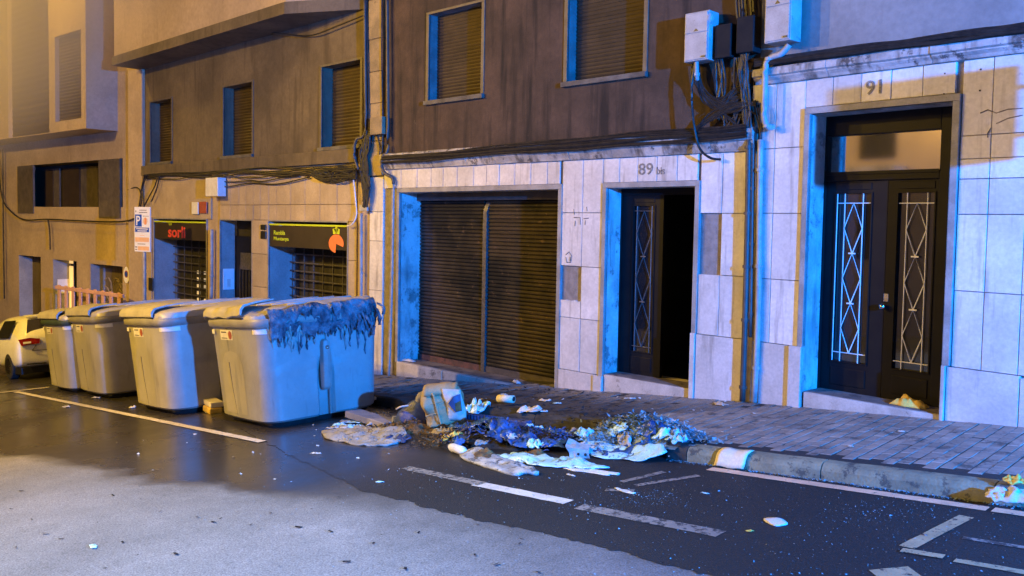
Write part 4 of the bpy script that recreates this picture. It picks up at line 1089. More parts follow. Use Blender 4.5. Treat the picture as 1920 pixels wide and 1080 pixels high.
# ================================================================= CAR (white hatchback, tail towards us)
cr = empty('parked_car', (0, 0, 0), 0, 'white hatchback parked beyond the bins, only its tail in view', 'car')
cx_, cy_ = -21.8, 6.98
cr.location = (cx_, cy_, zroad(cx_, cy_)); cr.rotation_euler = ROOT_ROT.to_euler()
# local: +x = rear (towards us), -y = street side; car is 1.8 wide, 4.2 long; x=0 at the rear bumper
def car_ring(x, hw, zb, zs, zr, hwr):
    """cross-section: sill, belt, roof"""
    pts = [(-hw*.86, zb), (-hw*.98, zb+.12), (-hw, (zb+zs)/2), (-hw*.97, zs), (-hwr*1.0, zr-.10), (-hwr*.86, zr-.015), (0, zr)]
    full = pts + [(-y, z) for y, z in pts[-2::-1]]
    return [(x, y, z) for y, z in full]
secs = [(-.02,.74,.42,.62,.72,.66), (.02-.06,.84,.33,.80,.98,.78), (-.10,.88,.27,.93,1.06,.80), (-.26,.90,.24,.95,1.18,.72), (-.46,.90,.22,.96,1.40,.62), (-.66,.90,.22,.96,1.46,.62), (-1.2,.90,.22,.95,1.48,.63), (-2.0,.90,.22,.93,1.47,.63), (-2.6,.90,.22,.92,1.36,.60), (-3.1,.90,.22,.90,1.02,.72), (-3.9,.86,.24,.80,.86,.70), (-4.2,.72,.32,.60,.64,.60)]
bm = NB(); loft(bm, [car_ring(*s) for s in secs]); body = obj('body', bm, m_car, cr, smooth=True)
md = body.modifiers.new('sub', 'SUBSURF'); md.levels = 2; md.render_levels = 2
def plate(name, pts, m, off=0.0, thick=.006, nrm=(1,0,0)):
    bm = NB(); n = Vector(nrm).normalized(); a = [bm.verts.new(Vector(p) + n*off) for p in pts]; b = [bm.verts.new(Vector(p) + n*(off+thick)) for p in pts]
    bm.faces.new(b); bm.faces.new(a[::-1]); k = len(a)
    for i in range(k): bm.faces.new((a[i], a[(i+1) % k], b[(i+1) % k], b[i]))
    return obj(name, bm, m, cr)
plate('rear_window', [(-.16,-.66,1.02),(-.16,.66,1.02),(-.42,.54,1.37),(-.42,-.54,1.37)], m_carglass, .01, .012, (.8,0,.55))
plate('side_window', [(-.72,-.86,.97),(-1.75,-.87,.95),(-1.65,-.68,1.36),(-.80,-.67,1.38)], m_carglass, .0, .012, (0,-.9,.3))
plate('spoiler', [(-.38,-.56,1.43),(-.38,.56,1.43),(-.60,.56,1.475),(-.60,-.56,1.475)], m_car, .0, .02, (.2,0,1))
plate('tail_light', [(-.075,-.80,.80),(-.045,-.42,.82),(-.07,-.40,.93),(-.10,-.60,.965),(-.14,-.84,.945)], m_tail, .045, .03, (1,-.25,.1))
plate('tail_light', [(-.075,.80,.80),(-.14,.84,.945),(-.10,.60,.965),(-.07,.40,.93),(-.045,.42,.82)], m_tail, .045, .03, (1,.25,.1))
plate('tail_lamp_clear', [(-.06,-.76,.835),(-.04,-.60,.845),(-.045,-.60,.885),(-.07,-.76,.885)], m_signwhite, .078, .004, (1,-.25,.1))
obj('hatch_seam', tube(NB(), [(-.0,-.60,.68),(.03,-.3,.665),(.035,0,.66),(.03,.3,.665),(.0,.60,.68)], .006, 5), m_carblack, cr)
obj('hatch_seam', tube(NB(), [(-.02,-.50,.80),(.0,-.56,.72),(.0,-.60,.68)], .006, 5), m_carblack, cr)
plate('bumper_slot', [(-.01,-.74,.36),(.0,-.30,.34),(.0,-.34,.37),(-.01,-.72,.385)], m_carblack, .0, .02)
plate('diffuser', [(-.03,-.62,.20),(-.03,.62,.20),(.01,.66,.31),(.01,-.66,.31)], m_carblack, .0, .015)
plate('number_plate', [(.0,-.26,.50),(.0,.26,.50),(-.005,.26,.61),(-.005,-.26,.61)], m_signwhite, .02, .01)
ob_ = NB(); box(ob_, .033, .036, -.20, -.17, .52, .595); box(ob_, .033, .036, -.235, -.17, .575, .592); obj('plate_digit', ob_, m_digit, cr)
bm = NB(); bmesh.ops.create_cone(bm, cap_ends=True, segments=20, radius1=.055, radius2=.05, depth=.02, matrix=Matrix.Translation((.0, 0, .88)) @ Matrix.Rotation(R_(90), 4, 'Y')); obj('badge', bm, m_chrome, cr)
for sx in (-.82, -3.4):
    for sy in (-.80, .80):
        w_ = NB(); bmesh.ops.create_cone(w_, cap_ends=True, segments=28, radius1=.31, radius2=.31, depth=.20, matrix=Matrix.Translation((sx, sy, .31)) @ Matrix.Rotation(R_(90), 4, 'X'))
        wo = bevel(obj('wheel', w_, m_tyre, cr), .03)
        w_ = NB(); bmesh.ops.create_cone(w_, cap_ends=True, segments=20, radius1=.2, radius2=.17, depth=.02, matrix=Matrix.Translation((sx, sy*1.135, .31)) @ Matrix.Rotation(R_(90), 4, 'X')); obj('rim', w_, m_chrome, wo)
bm = NB(); box(bm, -1.1, -.05, -.84, .84, .14, .30); obj('underbody', bm, m_carblack, cr)

# ================================================================= WASTE BINS
def bin_ring(hw, hd, r, nd, z, bulge=0.0):
    """plan outline of a bin: rounded rectangle with a notch in each end side"""
    nw = .13; out = []
    def arc(cx, cy, a0): return [(cx + r*math.cos(R_(a0 + 90*i/6)), cy + r*math.sin(R_(a0 + 90*i/6))) for i in range(7)]
    out += [(hw, -nw), (hw-nd, -nw+.05), (hw-nd, nw-.05), (hw, nw)]
    out += arc(hw-r, hd-r, 0)
    out += [(0, hd + bulge)]
    out += arc(-hw+r, hd-r, 90)
    out += [(-hw, nw), (-hw+nd, nw-.05), (-hw+nd, -nw+.05), (-hw, -nw)]
    out += arc(-hw+r, -hd+r, 180)
    out += [(-hw*.4, -hd-bulge), (0, -hd-bulge*1.2), (hw*.4, -hd-bulge)]
    out += arc(hw-r, -hd+r, 270)
    return [(x, y, z) for x, y in out]
BH = 1.36
def dims(z):
    t = z / BH; return .845 + .05*t, .845 + .055*t, .27 - .05*t
def make_bin(burnt=False, rimmat=None):
    e = empty('waste_bin', (0, 0, 0))
    bm = NB(); rings = []
    for z, nd in ((.07, .05), (.10, .075), (.30, .075), (.55, .075), (.70, .07), (.82, .03), (.90, 0), (1.1, 0), (1.25, 0), (BH, 0)):
        hw, hd, r = dims(z); ins = .03 if z < .08 else 0
        rings.append(bin_ring(hw-ins, hd-ins, r, nd, z, .018))
    loft(bm, rings, True, False)
    if burnt:
        for v in bm.verts:
            if v.co.x > .35 and v.co.z > .2:
                k = (v.co.x - .35) * 1.4 * v.co.z / BH
                v.co.x += .022 * noise.noise(v.co * 3.1) * k * 2; v.co.y += .02 * noise.noise(v.co * 3.3 + Vector((5,0,0))) * k
        bmesh.ops.subdivide_edges(bm, edges=bm.edges, cuts=1, use_grid_fill=True)
        for v in bm.verts:
            if v.co.x > .4: v.co += Vector((1, 0, 0)) * .008 * noise.noise(v.co * 9)
    b = obj('body', bm, m_binburnt if burnt else m_bin, e, smooth=True)
    em = b.modifiers.new('e', 'EDGE_SPLIT'); em.split_angle = R_(40)
    hw, hd, r = dims(BH)
    # rim
    bm = NB()
    loft(bm, [bin_ring(hw+.012, hd+.012, r, 0, BH-.02, .02), bin_ring(hw+.045, hd+.045, r+.03, 0, BH, .02), bin_ring(hw+.055, hd+.055, r+.04, 0, BH+.07, .02), bin_ring(hw+.03, hd+.03, r+.02, 0, BH+.10, .02)], False, False)
    rimo = obj('rim', bm, rimmat or m_rim, e, smooth=True)
    # domed lid
    bm = NB(); rings = []
    for ins, z in ((.0, BH+.09), (-.02, BH+.13), (.0, BH+.20), (.08, BH+.235), (.24, BH+.255), (.42, BH+.26)):
        rg = bin_ring(hw+.02-ins, hd+.02-ins, max(r-ins*.3, .1), 0, z, .0)
        rg = [(x, y, z + .035*(y/hd)) for x, y, z in rg]; rings.append(rg)
    loft(bm, rings, False, True)
    if burnt:
        bmesh.ops.subdivide_edges(bm, edges=bm.edges, cuts=2, use_grid_fill=True)
        for v in bm.verts:
            k = max(0, min(1, (v.co.x - .25) / .55)); n = noise.noise(v.co * 3.5); n2 = noise.noise(v.co * 9)
            v.co.z += k * (.05 * n + .03 * n2) - .02 * k; v.co.x -= k * .09 + .05 * k * n; v.co.z += .012 * n2
    lid = obj('lid', bm, m_lid, e, smooth=True)
    em = lid.modifiers.new('e', 'EDGE_SPLIT'); em.split_angle = R_(50)
    # throw-in flap along the front edge of the lid
    bm = NB(); n = 14; secs_ = []
    x0f, x1f = -hw + .04, (hw*.62 if not burnt else hw*.50)
    for i in range(n + 1):
        x = x0f + (x1f - x0f) * i / n; lift = .0 if not burnt else .05 * max(0, (i/n - .6) / .4) ** 2
        dz = .012 * math.sin(i * 1.3) if burnt else 0
        pr = [(-hd-.055, BH+.115), (-hd-.075, BH+.13), (-hd-.07, BH+.20), (-hd-.02, BH+.255), (-hd+.16, BH+.285), (-hd+.42, BH+.305), (-hd+.42, BH+.285), (-hd+.16, BH+.262), (-hd+.0, BH+.23), (-hd-.04, BH+.18)]
        secs_.append([(x, y, z + lift + dz) for y, z in pr])
    loft(bm, secs_); fl_ = obj('flap', bm, m_lid, e, smooth=True); em = fl_.modifiers.new('e', 'EDGE_SPLIT'); em.split_angle = R_(45)
    # dark throw-in slot under the flap, lid ribs
    obj('slot', box(NB(), x0f, x1f, -hd-.052, -hd+.05, BH+.096, BH+.122), m_black, e)
    for k in range(3):
        x = -hw*.55 + hw*.55*k
        bm = NB(); pts = [(x, -hd*.35 + hd*1.1*i/6, BH + .238 + .035*(-.35+1.1*i/6) + .02*math.sin(math.pi*(.25+.5*i/6))) for i in range(7)]
        obj('lid_rib', tube(bm, pts, .022, 6), m_lid, e, smooth=True)
    for s in (-1, 1):
        bm = NB(); tube(bm, [(s*hw*.6, hd+.04, BH-.05), (s*hw*.6, hd+.09, BH+.05), (s*hw*.6, hd+.03, BH+.14)], .03, 6); obj('hinge', bm, m_rim, e)
    # black base skids
    hw0, hd0, r0 = dims(0)
    bm = NB(); loft(bm, [bin_ring(hw0-.10, hd0-.10, r0-.05, .04, 0), bin_ring(hw0-.06, hd0-.06, r0-.03, .04, .075)]); obj('base', bm, m_black, e)
    # lifting arm in each end notch
    for s in (1, -1):
        hwm, _, _ = dims(.75); bm = NB(); rings = []
        for z, w, d in ((.42, .055, .02), (.46, .075, .05), (.60, .08, .07), (.85, .075, .075), (1.02, .07, .07), (1.08, .055, .06), (1.11, .03, .04)):
            hwz, _, _ = dims(z); x = s * (hwz - .02)
            rings.append([(x, -w, z), (x + s*(d + .02), -w*.8, z), (x + s*(d + .03), 0, z), (x + s*(d + .02), w*.8, z), (x, w, z)])
        loft(bm, rings); arm = bevel(obj('lift_arm', bm, m_rim, e), .012)
        hwz, _, _ = dims(1.0)
        bm = NB(); bmesh.ops.create_uvsphere(bm, u_segments=10, v_segments=6, radius=.028, matrix=Matrix.Translation((s*(hwz+.08), 0, 1.0))); obj('pivot_knob', bm, m_chrome, arm, smooth=True)
        obj('lower_rod', tube(NB(), [(s*(hwz-.06), .06, .08), (s*(hwz-.04), .06, .42)], .014), m_rim, e)
    # printing on the front
    def onfront(x, z, off=.004):
        hwz, hdz, _ = dims(z)
        return (x, -hdz - .0215 - off + (abs(x)/hwz)**2 * .006, z)
    def patch(name, x0, x1, z0, z1, m, off=.004):
        bm = NB(); quad(bm, onfront(x0, z0, off), onfront(x1, z0, off), onfront(x1, z1, off), onfront(x0, z1, off)); return obj(name, bm, m, e)
    patch('sticker', -.40, .02, 1.17, 1.31, m_sticker); 
    bm = NB(); bm.faces.new([bm.verts.new(onfront(-.06 + .06*math.cos(t), 1.24 + .06*math.sin(t), .007)) for t in [2*math.pi*i/16 for i in range(16)]]); obj('sticker_logo', bm, m_logo, e)
    patch('sticker_text', -.36, -.18, 1.27, 1.285, m_groove, .007); patch('sticker_text', -.36, -.16, 1.19, 1.20, m_groove, .007)
    patch('reflector', -.70, -.60, 1.25, 1.31, m_reflect)
    # reflective tape wrapped round the right front corner
    bm = NB(); pts = []
    for z in (1.26, 1.325):
        hwz, hdz, r_ = dims(z); pts.append([(hwz - r_ + (r_+.006)*math.cos(R_(t)), -hdz + r_ + (r_+.006)*math.sin(R_(t)), z) for t in range(262, 361, 8)])
    V = [[bm.verts.new(p) for p in row_] for row_ in pts]
    for i in range(len(V[0]) - 1): bm.faces.new((V[0][i], V[0][i+1], V[1][i+1], V[1][i]))
    obj('reflective_tape', bm, m_reflect, e, smooth=True)
    # moulded seam and arch on the front
    bm = NB(); tube(bm, [onfront(-.20, .86, -.004), onfront(-.17, .5, -.004), onfront(-.10, .12, -.004)], [.011, .008, .006], 5); obj('seam', bm, m_groove, e)
    arch = [onfront(-.46 + .0, .15), onfront(-.47, .6), onfront(-.44, .85), onfront(-.33, .98), onfront(-.12, 1.02), onfront(.1, .99), onfront(.22, .86), onfront(.25, .6), onfront(.25, .15)]
    bm = NB(); bm.faces.new([bm.verts.new((p[0], p[1] + .0035, p[2])) for p in arch]); obj('front_panel', bm, m_bin, e)
    return e
bproto = make_bin()
b1 = make_bin(True)
# melted curtain hanging over the burnt end of the nearest bin
hw, hd, r = dims(BH)
def melt_sheet(seed, top, drop, off, amp, m, name, y0=-.79, y1=.87):
    bm = NB(); nu, nv = 110, 18; V = {}
    for i in range(nu + 1):
        t = i / nu; y = y0 + (y1 - y0) * t
        low = drop * (.60 + .50 * noise.noise((t * 5.5, seed, 0)) + .55 * noise.noise((t * 23, seed, 3)) + .3 * noise.noise((t * 60, seed, 3)) + .3 * max(0, (t - .55)))
        for j in range(nv + 1):
            s = j / nv; z = top + .05 * noise.noise((t*4, seed, 7)) - max(low, .06) * s
            cxr = hw + off; rr_ = .25
            x = cxr
            if y < -hd + rr_:
                d = (-hd + rr_ - y); x = cxr - rr_ + math.sqrt(max(rr_*rr_ - d*d, 0))
            if y > hd - rr_:
                d = (y - hd + rr_); x = cxr - rr_ + math.sqrt(max(rr_*rr_ - d*d, 0))
            f = amp * (noise.noise((t*13, s*3, seed)) + .7*noise.noise((t*34, s*6, seed+3)) + .4*noise.noise((t*60, s*22, seed+4)))
            x += f + .035 * (1 - abs(2*s - .7)) - .10 * max(0, .25 - s) * 2
            V[i, j] = bm.verts.new((x, y + .02*noise.noise((t*9, s*5, seed+8)), z + .02*noise.noise((t*11, s*4, seed+5))))
    for i in range(nu):
        for j in range(nv): bm.faces.new((V[i, j], V[i+1, j], V[i+1, j+1], V[i, j+1]))
    o = obj(name, bm, m, b1, smooth=True); sm = o.modifiers.new('s', 'SOLIDIFY'); sm.thickness = .018; return o
melt_sheet(1.3, BH + .25, .50, .06, .03, m_burnt, 'melted_plastic')
melt_sheet(8.1, BH + .02, .26, .045, .022, m_burnt, 'melted_plastic', -.68, .90)
melt_sheet(4.4, BH + .05, .42, .012, .015, m_bin, 'melted_drip', -.80, -.35)
for k in range(11):   # hanging shreds and torn flaps at the back corner
    y = random.uniform(.4, .94); z = BH + random.uniform(-.05, .22)
    pts = [(hw + .05, y, z), (hw + .10 + random.uniform(0, .06), y + random.uniform(-.02, .06), z - .07), (hw + .06 + random.uniform(0, .08), y + random.uniform(0, .08), z - random.uniform(.14, .26))]
    bm = NB(); tube(bm, smoothpath(pts, 4), [random.uniform(.012, .03) for _ in range(9)], 5); obj('melted_shred', bm, m_burnt, b1, smooth=True)
for k in range(26):   # frozen drips of melted plastic down the end side
    y = random.uniform(-.72, .8); L_ = random.uniform(.10, .42) * (1.2 if random.random() < .3 else .8); z0 = BH - random.uniform(.02, .16); pts = []; rr_ = []
    for i in range(7):
        t = i / 6; z = z0 - L_ * t; hwz, hdz, rz_ = dims(z); x = hwz + .012
        q = abs(y) - (hdz - rz_)
        if q > 0: x = hwz - rz_ + math.sqrt(max(rz_*rz_ - q*q, 0)) + .012
        pts.append((x, y + .02*noise.noise((t*3, k, 1)), z)); rr_.append((.020 - .012*t) * random.uniform(.8, 1.2) + (.008 if i == 5 else 0))
    obj('melted_drip', tube(NB(), pts, rr_, 6), m_burnt if k % 3 else m_binburnt, b1, smooth=True)
def place_bin(e, pxl, pyl, dx, dy, rz, label, sc=1.0):
    p = hit(pxl, pyl, (0, 9.15, ZR), GN); x, y = p.x + dx, p.y + dy
    e.location = (x, y, zroad(x, y) + .004); e.rotation_euler = (ROOT_ROT @ Matrix.Rotation(R_(rz), 4, 'Z')).to_euler(); e.scale = (sc, sc, sc)
    tag(e, label, 'waste bin', 'waste bins in a row along the kerb')
place_bin(b1, 412, 785, .92, .76, -5, 'nearest waste bin, its right end melted and burnt blue black')
b2 = bproto; place_bin(b2, 250, 765, .88, .84, -3, 'intact waste bin directly left of the burnt one', 1.02)
b3 = copy_tree(bproto); place_bin(b3, 152, 737, .88, .78, -3, 'waste bin third from the right, its end side in shade', 1.03)
b4 = copy_tree(bproto); place_bin(b4, 88, 730, .80, .86, -3, 'farthest waste bin with a dark green rim beside the white car', .99)
for ch in b4.children:
    if ch.name.startswith('rim'): ch.data = ch.data.copy(); ch.data.materials[0] = m_rimgreen

# ================================================================= RUBBISH
m_char = mat('charred fibre', (.03,.024,.02), (.012,.011,.011), 9, rough=.9, bump=1, bsc=60, rnd=.2)
m_brown = mat('scorched brown fluff', (.22,.12,.04), (.08,.048,.022), 12, rough=.95, bump=1, bsc=90)
m_bluecloth = mat('dark synthetic cloth', (.06,.085,.18), (.03,.04,.09), 6, rough=.45, bump=.6, bsc=40)
m_greyfelt = mat('singed grey felt', (.36,.33,.30), (.26,.24,.22), 5, rough=.95, bump=.9, bsc=60, spots=((.06,.05,.045), .85, 7, .57))
m_whitefelt = mat('dirty white wadding', (.50,.48,.45), (.28,.265,.25), 6, rough=.95, bump=.9, bsc=70, spots=((.05,.045,.04), .85, 9, .54))
m_paper = mat('white paper', (.70,.68,.64), (.52,.50,.46), 5, rough=.75, bump=.3, bsc=30, rnd=.15, spots=((.12,.10,.09), .7, 12, .62))
m_carton = mat('sooty white carton', (.50,.49,.47), (.30,.29,.28), 7, rough=.6, bump=.3, spots=((.06,.05,.05), .8, 9, .6))
m_cyan = mat('pale cyan plastic sheet', (.50,.76,.82), (.36,.62,.70), 4, rough=.3, bump=.5, bsc=25, spots=((.07,.08,.08), .85, 7, .55))
m_tan = mat('tan padded fabric', (.40,.30,.16), (.32,.235,.12), 5, rough=.8, bump=.35, bsc=90)
m_tanlight = mat('pale padded lining', (.56,.49,.42), (.46,.40,.34), 5, rough=.7, bump=.4, bsc=60)
m_yellowp = mat('yellow card', (.72,.50,.10), (.60,.40,.08), 6, rough=.6, bump=.2)
m_cream = mat('cream card', (.78,.70,.52), (.70,.62,.45), 4, rough=.6, bump=.15)
m_shred = mat('shredded glassy debris', (.30,.42,.46), (.12,.18,.20), 10, rough=.4, bump=.6, bsc=70)
m_green = mat('sea green plastic', (.14,.40,.33), (.1,.3,.26), 7, rough=.35, bump=.4)
m_board = mat('grey painted board', (.30,.27,.27), (.24,.215,.215), 4, rough=.6, bump=.25, spots=((.1,.09,.08), .6, 9, .6))
m_glassbit = mat('broken glass bits', (.34,.42,.44), (.22,.30,.33), 30, rough=.2, bump=0, spec=1.0)

def heap(x, y):   # height of the rubbish under any sheet lying on it
    h = 0
    for cx, cy, sx, sy, a in HEAPS: h += a * math.exp(-((x-cx)/sx)**2 - ((y-cy)/sy)**2)
    return h
def gg(px, py): p = hit(px, py, (0, 9.15, ZR), GN); return p
HEAPS = []
for px, py, sx, sy, a in ((890, 835, .50, .35, .14), (955, 825, .55, .30, .16), (790, 812, .4, .3, .13), (1170, 838, .55, .28, .13), (1060, 840, .4, .3, .10), (1240, 846, .4, .2, .10)):
    p = gg(px, py); HEAPS.append((p.x, p.y, sx, sy, a))
def gzs(x, y):
    t = max(0., min(1., (y - kerb_y(x) + .30) / .36)); t = t*t*(3 - 2*t)
    return zroad(x, y) + KH * t + .012 * (0 < t < 1)
def gh(x, y): return gzs(x, y) + heap(x, y)
def sheet(name, px, py, L, Wd, rot, hgt, seed, m, label, cat, fr=2.6, n=18, nw=12, thick=.006, lift=.006, group=None, ragged=.25, onheap=True, tri=False):
    p = G(px, py); e_x, e_y = p.x, p.y
    bm = NB(); V = {}; ca, sa = math.cos(R_(rot)), math.sin(R_(rot))
    for i in range(n + 1):
        for j in range(nw + 1):
            s, t = i/n*2 - 1, j/nw*2 - 1
            ed = 1 + ragged * noise.noise((math.atan2(t, s) * 1.6 + seed, seed * 3.1, 0)) * 1.4
            # squash the square towards a rounded outline
            sq_ = 1 - .22 * (s*s*t*t)
            x, y = s * L/2 * ed * sq_, t * Wd/2 * ed * sq_
            X, Y = e_x + x*ca - y*sa, e_y + x*sa + y*ca
            k = 1 - max(abs(s), abs(t)) ** 4 * .6
            f = abs(noise.noise((x*fr/L*2, y*fr/L*2, seed))) + .5*abs(noise.noise((x*fr*2.3/L*2, y*fr*2.3/L*2, seed + 9)))
            z = (gh if onheap else gzs)(X, Y) + lift + hgt * f * k
            V[i, j] = bm.verts.new((X - e_x, Y - e_y, z - p.z))
    for i in range(n):
        for j in range(nw): bm.faces.new((V[i, j], V[i+1, j], V[i+1, j+1], V[i, j+1]))
    o = obj(name, bm, m, None, smooth=True); o.location = p
    sm = o.modifiers.new('s', 'SOLIDIFY'); sm.thickness = thick; sm.offset = 0
    return tag(o, label, cat, group)
def shreds(name, spots_, count, size, m, seed, label, cat, up=.6, width=.18, kind='stuff'):
    r4 = random.Random(seed); bm = NB()
    for _ in range(count):
        px, py, sx, sy = r4.choice(spots_)
        p = gg(px, py); X, Y = p.x + r4.gauss(0, sx), p.y + r4.gauss(0, sy)
        z = gh(X, Y) + r4.random() ** 2 * .05
        L = size * r4.uniform(.4, 1.5); a = r4.uniform(0, 6.28); d = Vector((math.cos(a), math.sin(a), r4.uniform(-.1, up))); w = Vector((-math.sin(a), math.cos(a), r4.uniform(-.6, .6))) * L * width
        q = Vector((X, Y, z)); c = d.cross(w).normalized() * L * r4.uniform(-.25, .25)
        v = [bm.verts.new(t) for t in (q - w, q + w, q + d*L*.5 + w*.9 + c, q + d*L*.5 - w*.9 + c, q + d*L + w*.4, q + d*L - w*.4)]
        bm.faces.new((v[0], v[1], v[2], v[3])); bm.faces.new((v[3], v[2], v[4], v[5]))
    o = obj(name, bm, m); return tag(o, label, cat, None, kind)

# charred mounds
def mound(name, px, py, L, Wd, h, seed, m, label, cat, rough_=.10, rot=0):
    p = gg(px, py); bm = NB(); n, k = 40, 26; V = {}
    ca, sa = math.cos(R_(rot)), math.sin(R_(rot))
    for i in range(n + 1):
        for j in range(k + 1):
            s, t = i/n*2-1, j/k*2-1
            x, y = s*L/2, t*Wd/2; X, Y = p.x + x*ca - y*sa, p.y + x*sa + y*ca
            rr_ = s*s + t*t + .5*noise.noise((s*2.2, t*2.2, seed))
            prof = max(0, 1 - rr_)
            z = gzs(X, Y) - .02 + h * prof ** .7 + rough_ * prof ** .3 * (noise.noise((x*7, y*7, seed)) * .6 + abs(noise.noise((x*17, y*17, seed+4))) * .5) * (1 if prof > 0 else 0)
            V[i, j] = bm.verts.new((X - p.x, Y - p.y, z - p.z))
    for i in range(n):
        for j in range(k): bm.faces.new((V[i, j], V[i+1, j], V[i+1, j+1], V[i, j+1]))
    o = obj(name, bm, m, None, smooth=True); o.location = p; return tag(o, label, cat)
mound('charred_heap', 925, 828, 1.4, .7, .12, 3.3, m_char, 'low charred black heap in the middle of the burnt rubbish', 'rubbish')
mound('charred_heap', 775, 806, .9, .5, .09, 7.7, m_brown, 'scorched brown heap of fluff left of the tan bag', 'rubbish')
mound('debris_mound', 1180, 838, 1.5, .6, .14, 5.1, m_shred, 'mound of pale blue shredded debris against the broken kerb', 'rubbish', .08)
mound('charred_heap', 1050, 836, .7, .5, .14, 9.4, m_char, 'black burnt lump left of the crushed carton', 'rubbish')
mound('fluff_clump', 905, 862, .45, .3, .09, 11.2, m_brown, 'tuft of brown burnt fluff beside the white bottle', 'rubbish')
mound('fluff_clump', 1000, 855, .35, .25, .07, 13.2, m_brown, 'tuft of brown burnt fluff above the cyan sheet', 'rubbish')
shreds('debris_shreds', [(1150,828,.16,.10), (1190,820,.2,.1), (1220,848,.25,.10), (1130,845,.18,.1), (1270,850,.2,.06)], 2600, .042, m_shred, 5, 'shredded pale blue debris scattered over the mound at the kerb', 'rubbish')
shreds('burnt_shreds', [(900,815,.28,.12), (960,835,.3,.12), (860,835,.2,.1), (1030,840,.2,.1)], 650, .045, m_bluecloth, 6, 'dark blue burnt plastic scraps over the charred heap', 'rubbish')
shreds('brown_shreds', [(740,810,.22,.12), (770,800,.2,.1), (830,835,.2,.1)], 900, .045, m_brown, 8, 'brown charred fibres round the tan bag', 'rubbish')
shreds('ash_flakes', [(800,780,.7,.3), (950,800,.8,.3), (1100,800,.5,.3), (1000,760,.7,.35)], 420, .05, m_char, 9, 'black ash flakes strewn over the pavement', 'ash', .3)

sheet('felt_rug', 685, 820, 1.5, .72, -6, .075, 2.2, m_greyfelt, 'singed grey felt rug lying flat by the burnt bin', 'rug', thick=.022, ragged=.25, fr=4, n=34, nw=24)
sheet('plastic_bag', 650, 803, .42, .26, 10, .10, 4.9, m_cyan, 'pale blue plastic bag lying on the grey felt rug', 'bag', ragged=.3, fr=1.6, n=26, nw=20)
sheet('cloth', 742, 828, .42, .22, 20, .08, 6.6, m_bluecloth, 'crumpled blue grey cloth at the right end of the felt rug', 'cloth', ragged=.35)
sheet('wadding', 930, 872, 1.25, .30, -12, .07, 3.4, m_whitefelt, 'long dirty white wadding strip in front of the charred heap', 'wadding', thick=.03, ragged=.15)
sheet('plastic_sheet', 1040, 870, 1.25, .30, 6, .09, 8.8, m_cyan, 'crumpled cyan plastic sheet at the front of the rubbish', 'plastic sheet', ragged=.35, fr=4)
sheet('plastic_sheet', 1160, 858, .95, .26, 6, .07, 10.8, m_cyan, 'pale torn plastic sheet right of the crushed carton', 'plastic sheet', ragged=.4, fr=4)
sheet('paper_sheet', 978, 866, .26, .16, 30, .07, 12.1, m_cream, 'cream crumpled paper lying on the cyan sheet', 'paper', ragged=.3)
sheet('paper_sheet', 1000, 792, .36, .22, 15, .07, 14.7, m_paper, 'white crumpled paper behind the dark strip', 'paper', ragged=.3, fr=1.8, n=26, nw=20)
sheet('paper_sheet', 1110, 885, .55, .12, 4, .015, 16.2, m_paper, 'flattened pinkish white paper on the asphalt by the rubbish', 'paper', ragged=.35)
sheet('plastic_scrap', 935, 806, .55, .16, -8, .07, 18.2, m_green, 'sea green plastic scrap on top of the charred heap', 'plastic scrap', ragged=.5)
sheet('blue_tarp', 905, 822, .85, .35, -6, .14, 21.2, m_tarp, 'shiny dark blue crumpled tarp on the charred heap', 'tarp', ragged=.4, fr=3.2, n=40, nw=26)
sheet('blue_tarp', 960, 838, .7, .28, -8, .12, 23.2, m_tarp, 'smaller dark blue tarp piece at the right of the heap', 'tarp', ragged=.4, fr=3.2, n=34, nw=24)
sheet('plastic_bag', 892, 785, .36, .24, 0, .14, 27.2, m_cyan, 'blue crumpled bag at the right foot of the tan bag', 'bag', ragged=.4, fr=2.2, n=28, nw=20)

# torn rags and melted scraps all over the fire site
rq = random.Random(31)
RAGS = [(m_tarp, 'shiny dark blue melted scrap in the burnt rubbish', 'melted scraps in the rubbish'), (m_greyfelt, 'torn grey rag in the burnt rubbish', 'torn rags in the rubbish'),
        (m_cyan, 'pale blue torn plastic piece in the burnt rubbish', 'torn plastic in the rubbish'), (m_whitefelt, 'dirty white fluff in the burnt rubbish', 'white fluff in the rubbish')]
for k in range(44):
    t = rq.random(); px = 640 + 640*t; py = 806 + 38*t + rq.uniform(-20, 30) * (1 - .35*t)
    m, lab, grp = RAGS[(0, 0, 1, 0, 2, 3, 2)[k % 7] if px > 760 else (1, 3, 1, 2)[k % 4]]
    sheet('rag' if m in (m_greyfelt, m_tarp) else 'scrap', px, py, rq.uniform(.14, .38), rq.uniform(.08, .18), rq.uniform(-40, 40), rq.uniform(.03, .09), 100 + k*1.37, m, lab, 'scrap', fr=rq.uniform(1.6, 3), n=16, nw=12, ragged=.5, group=grp, lift=.012)
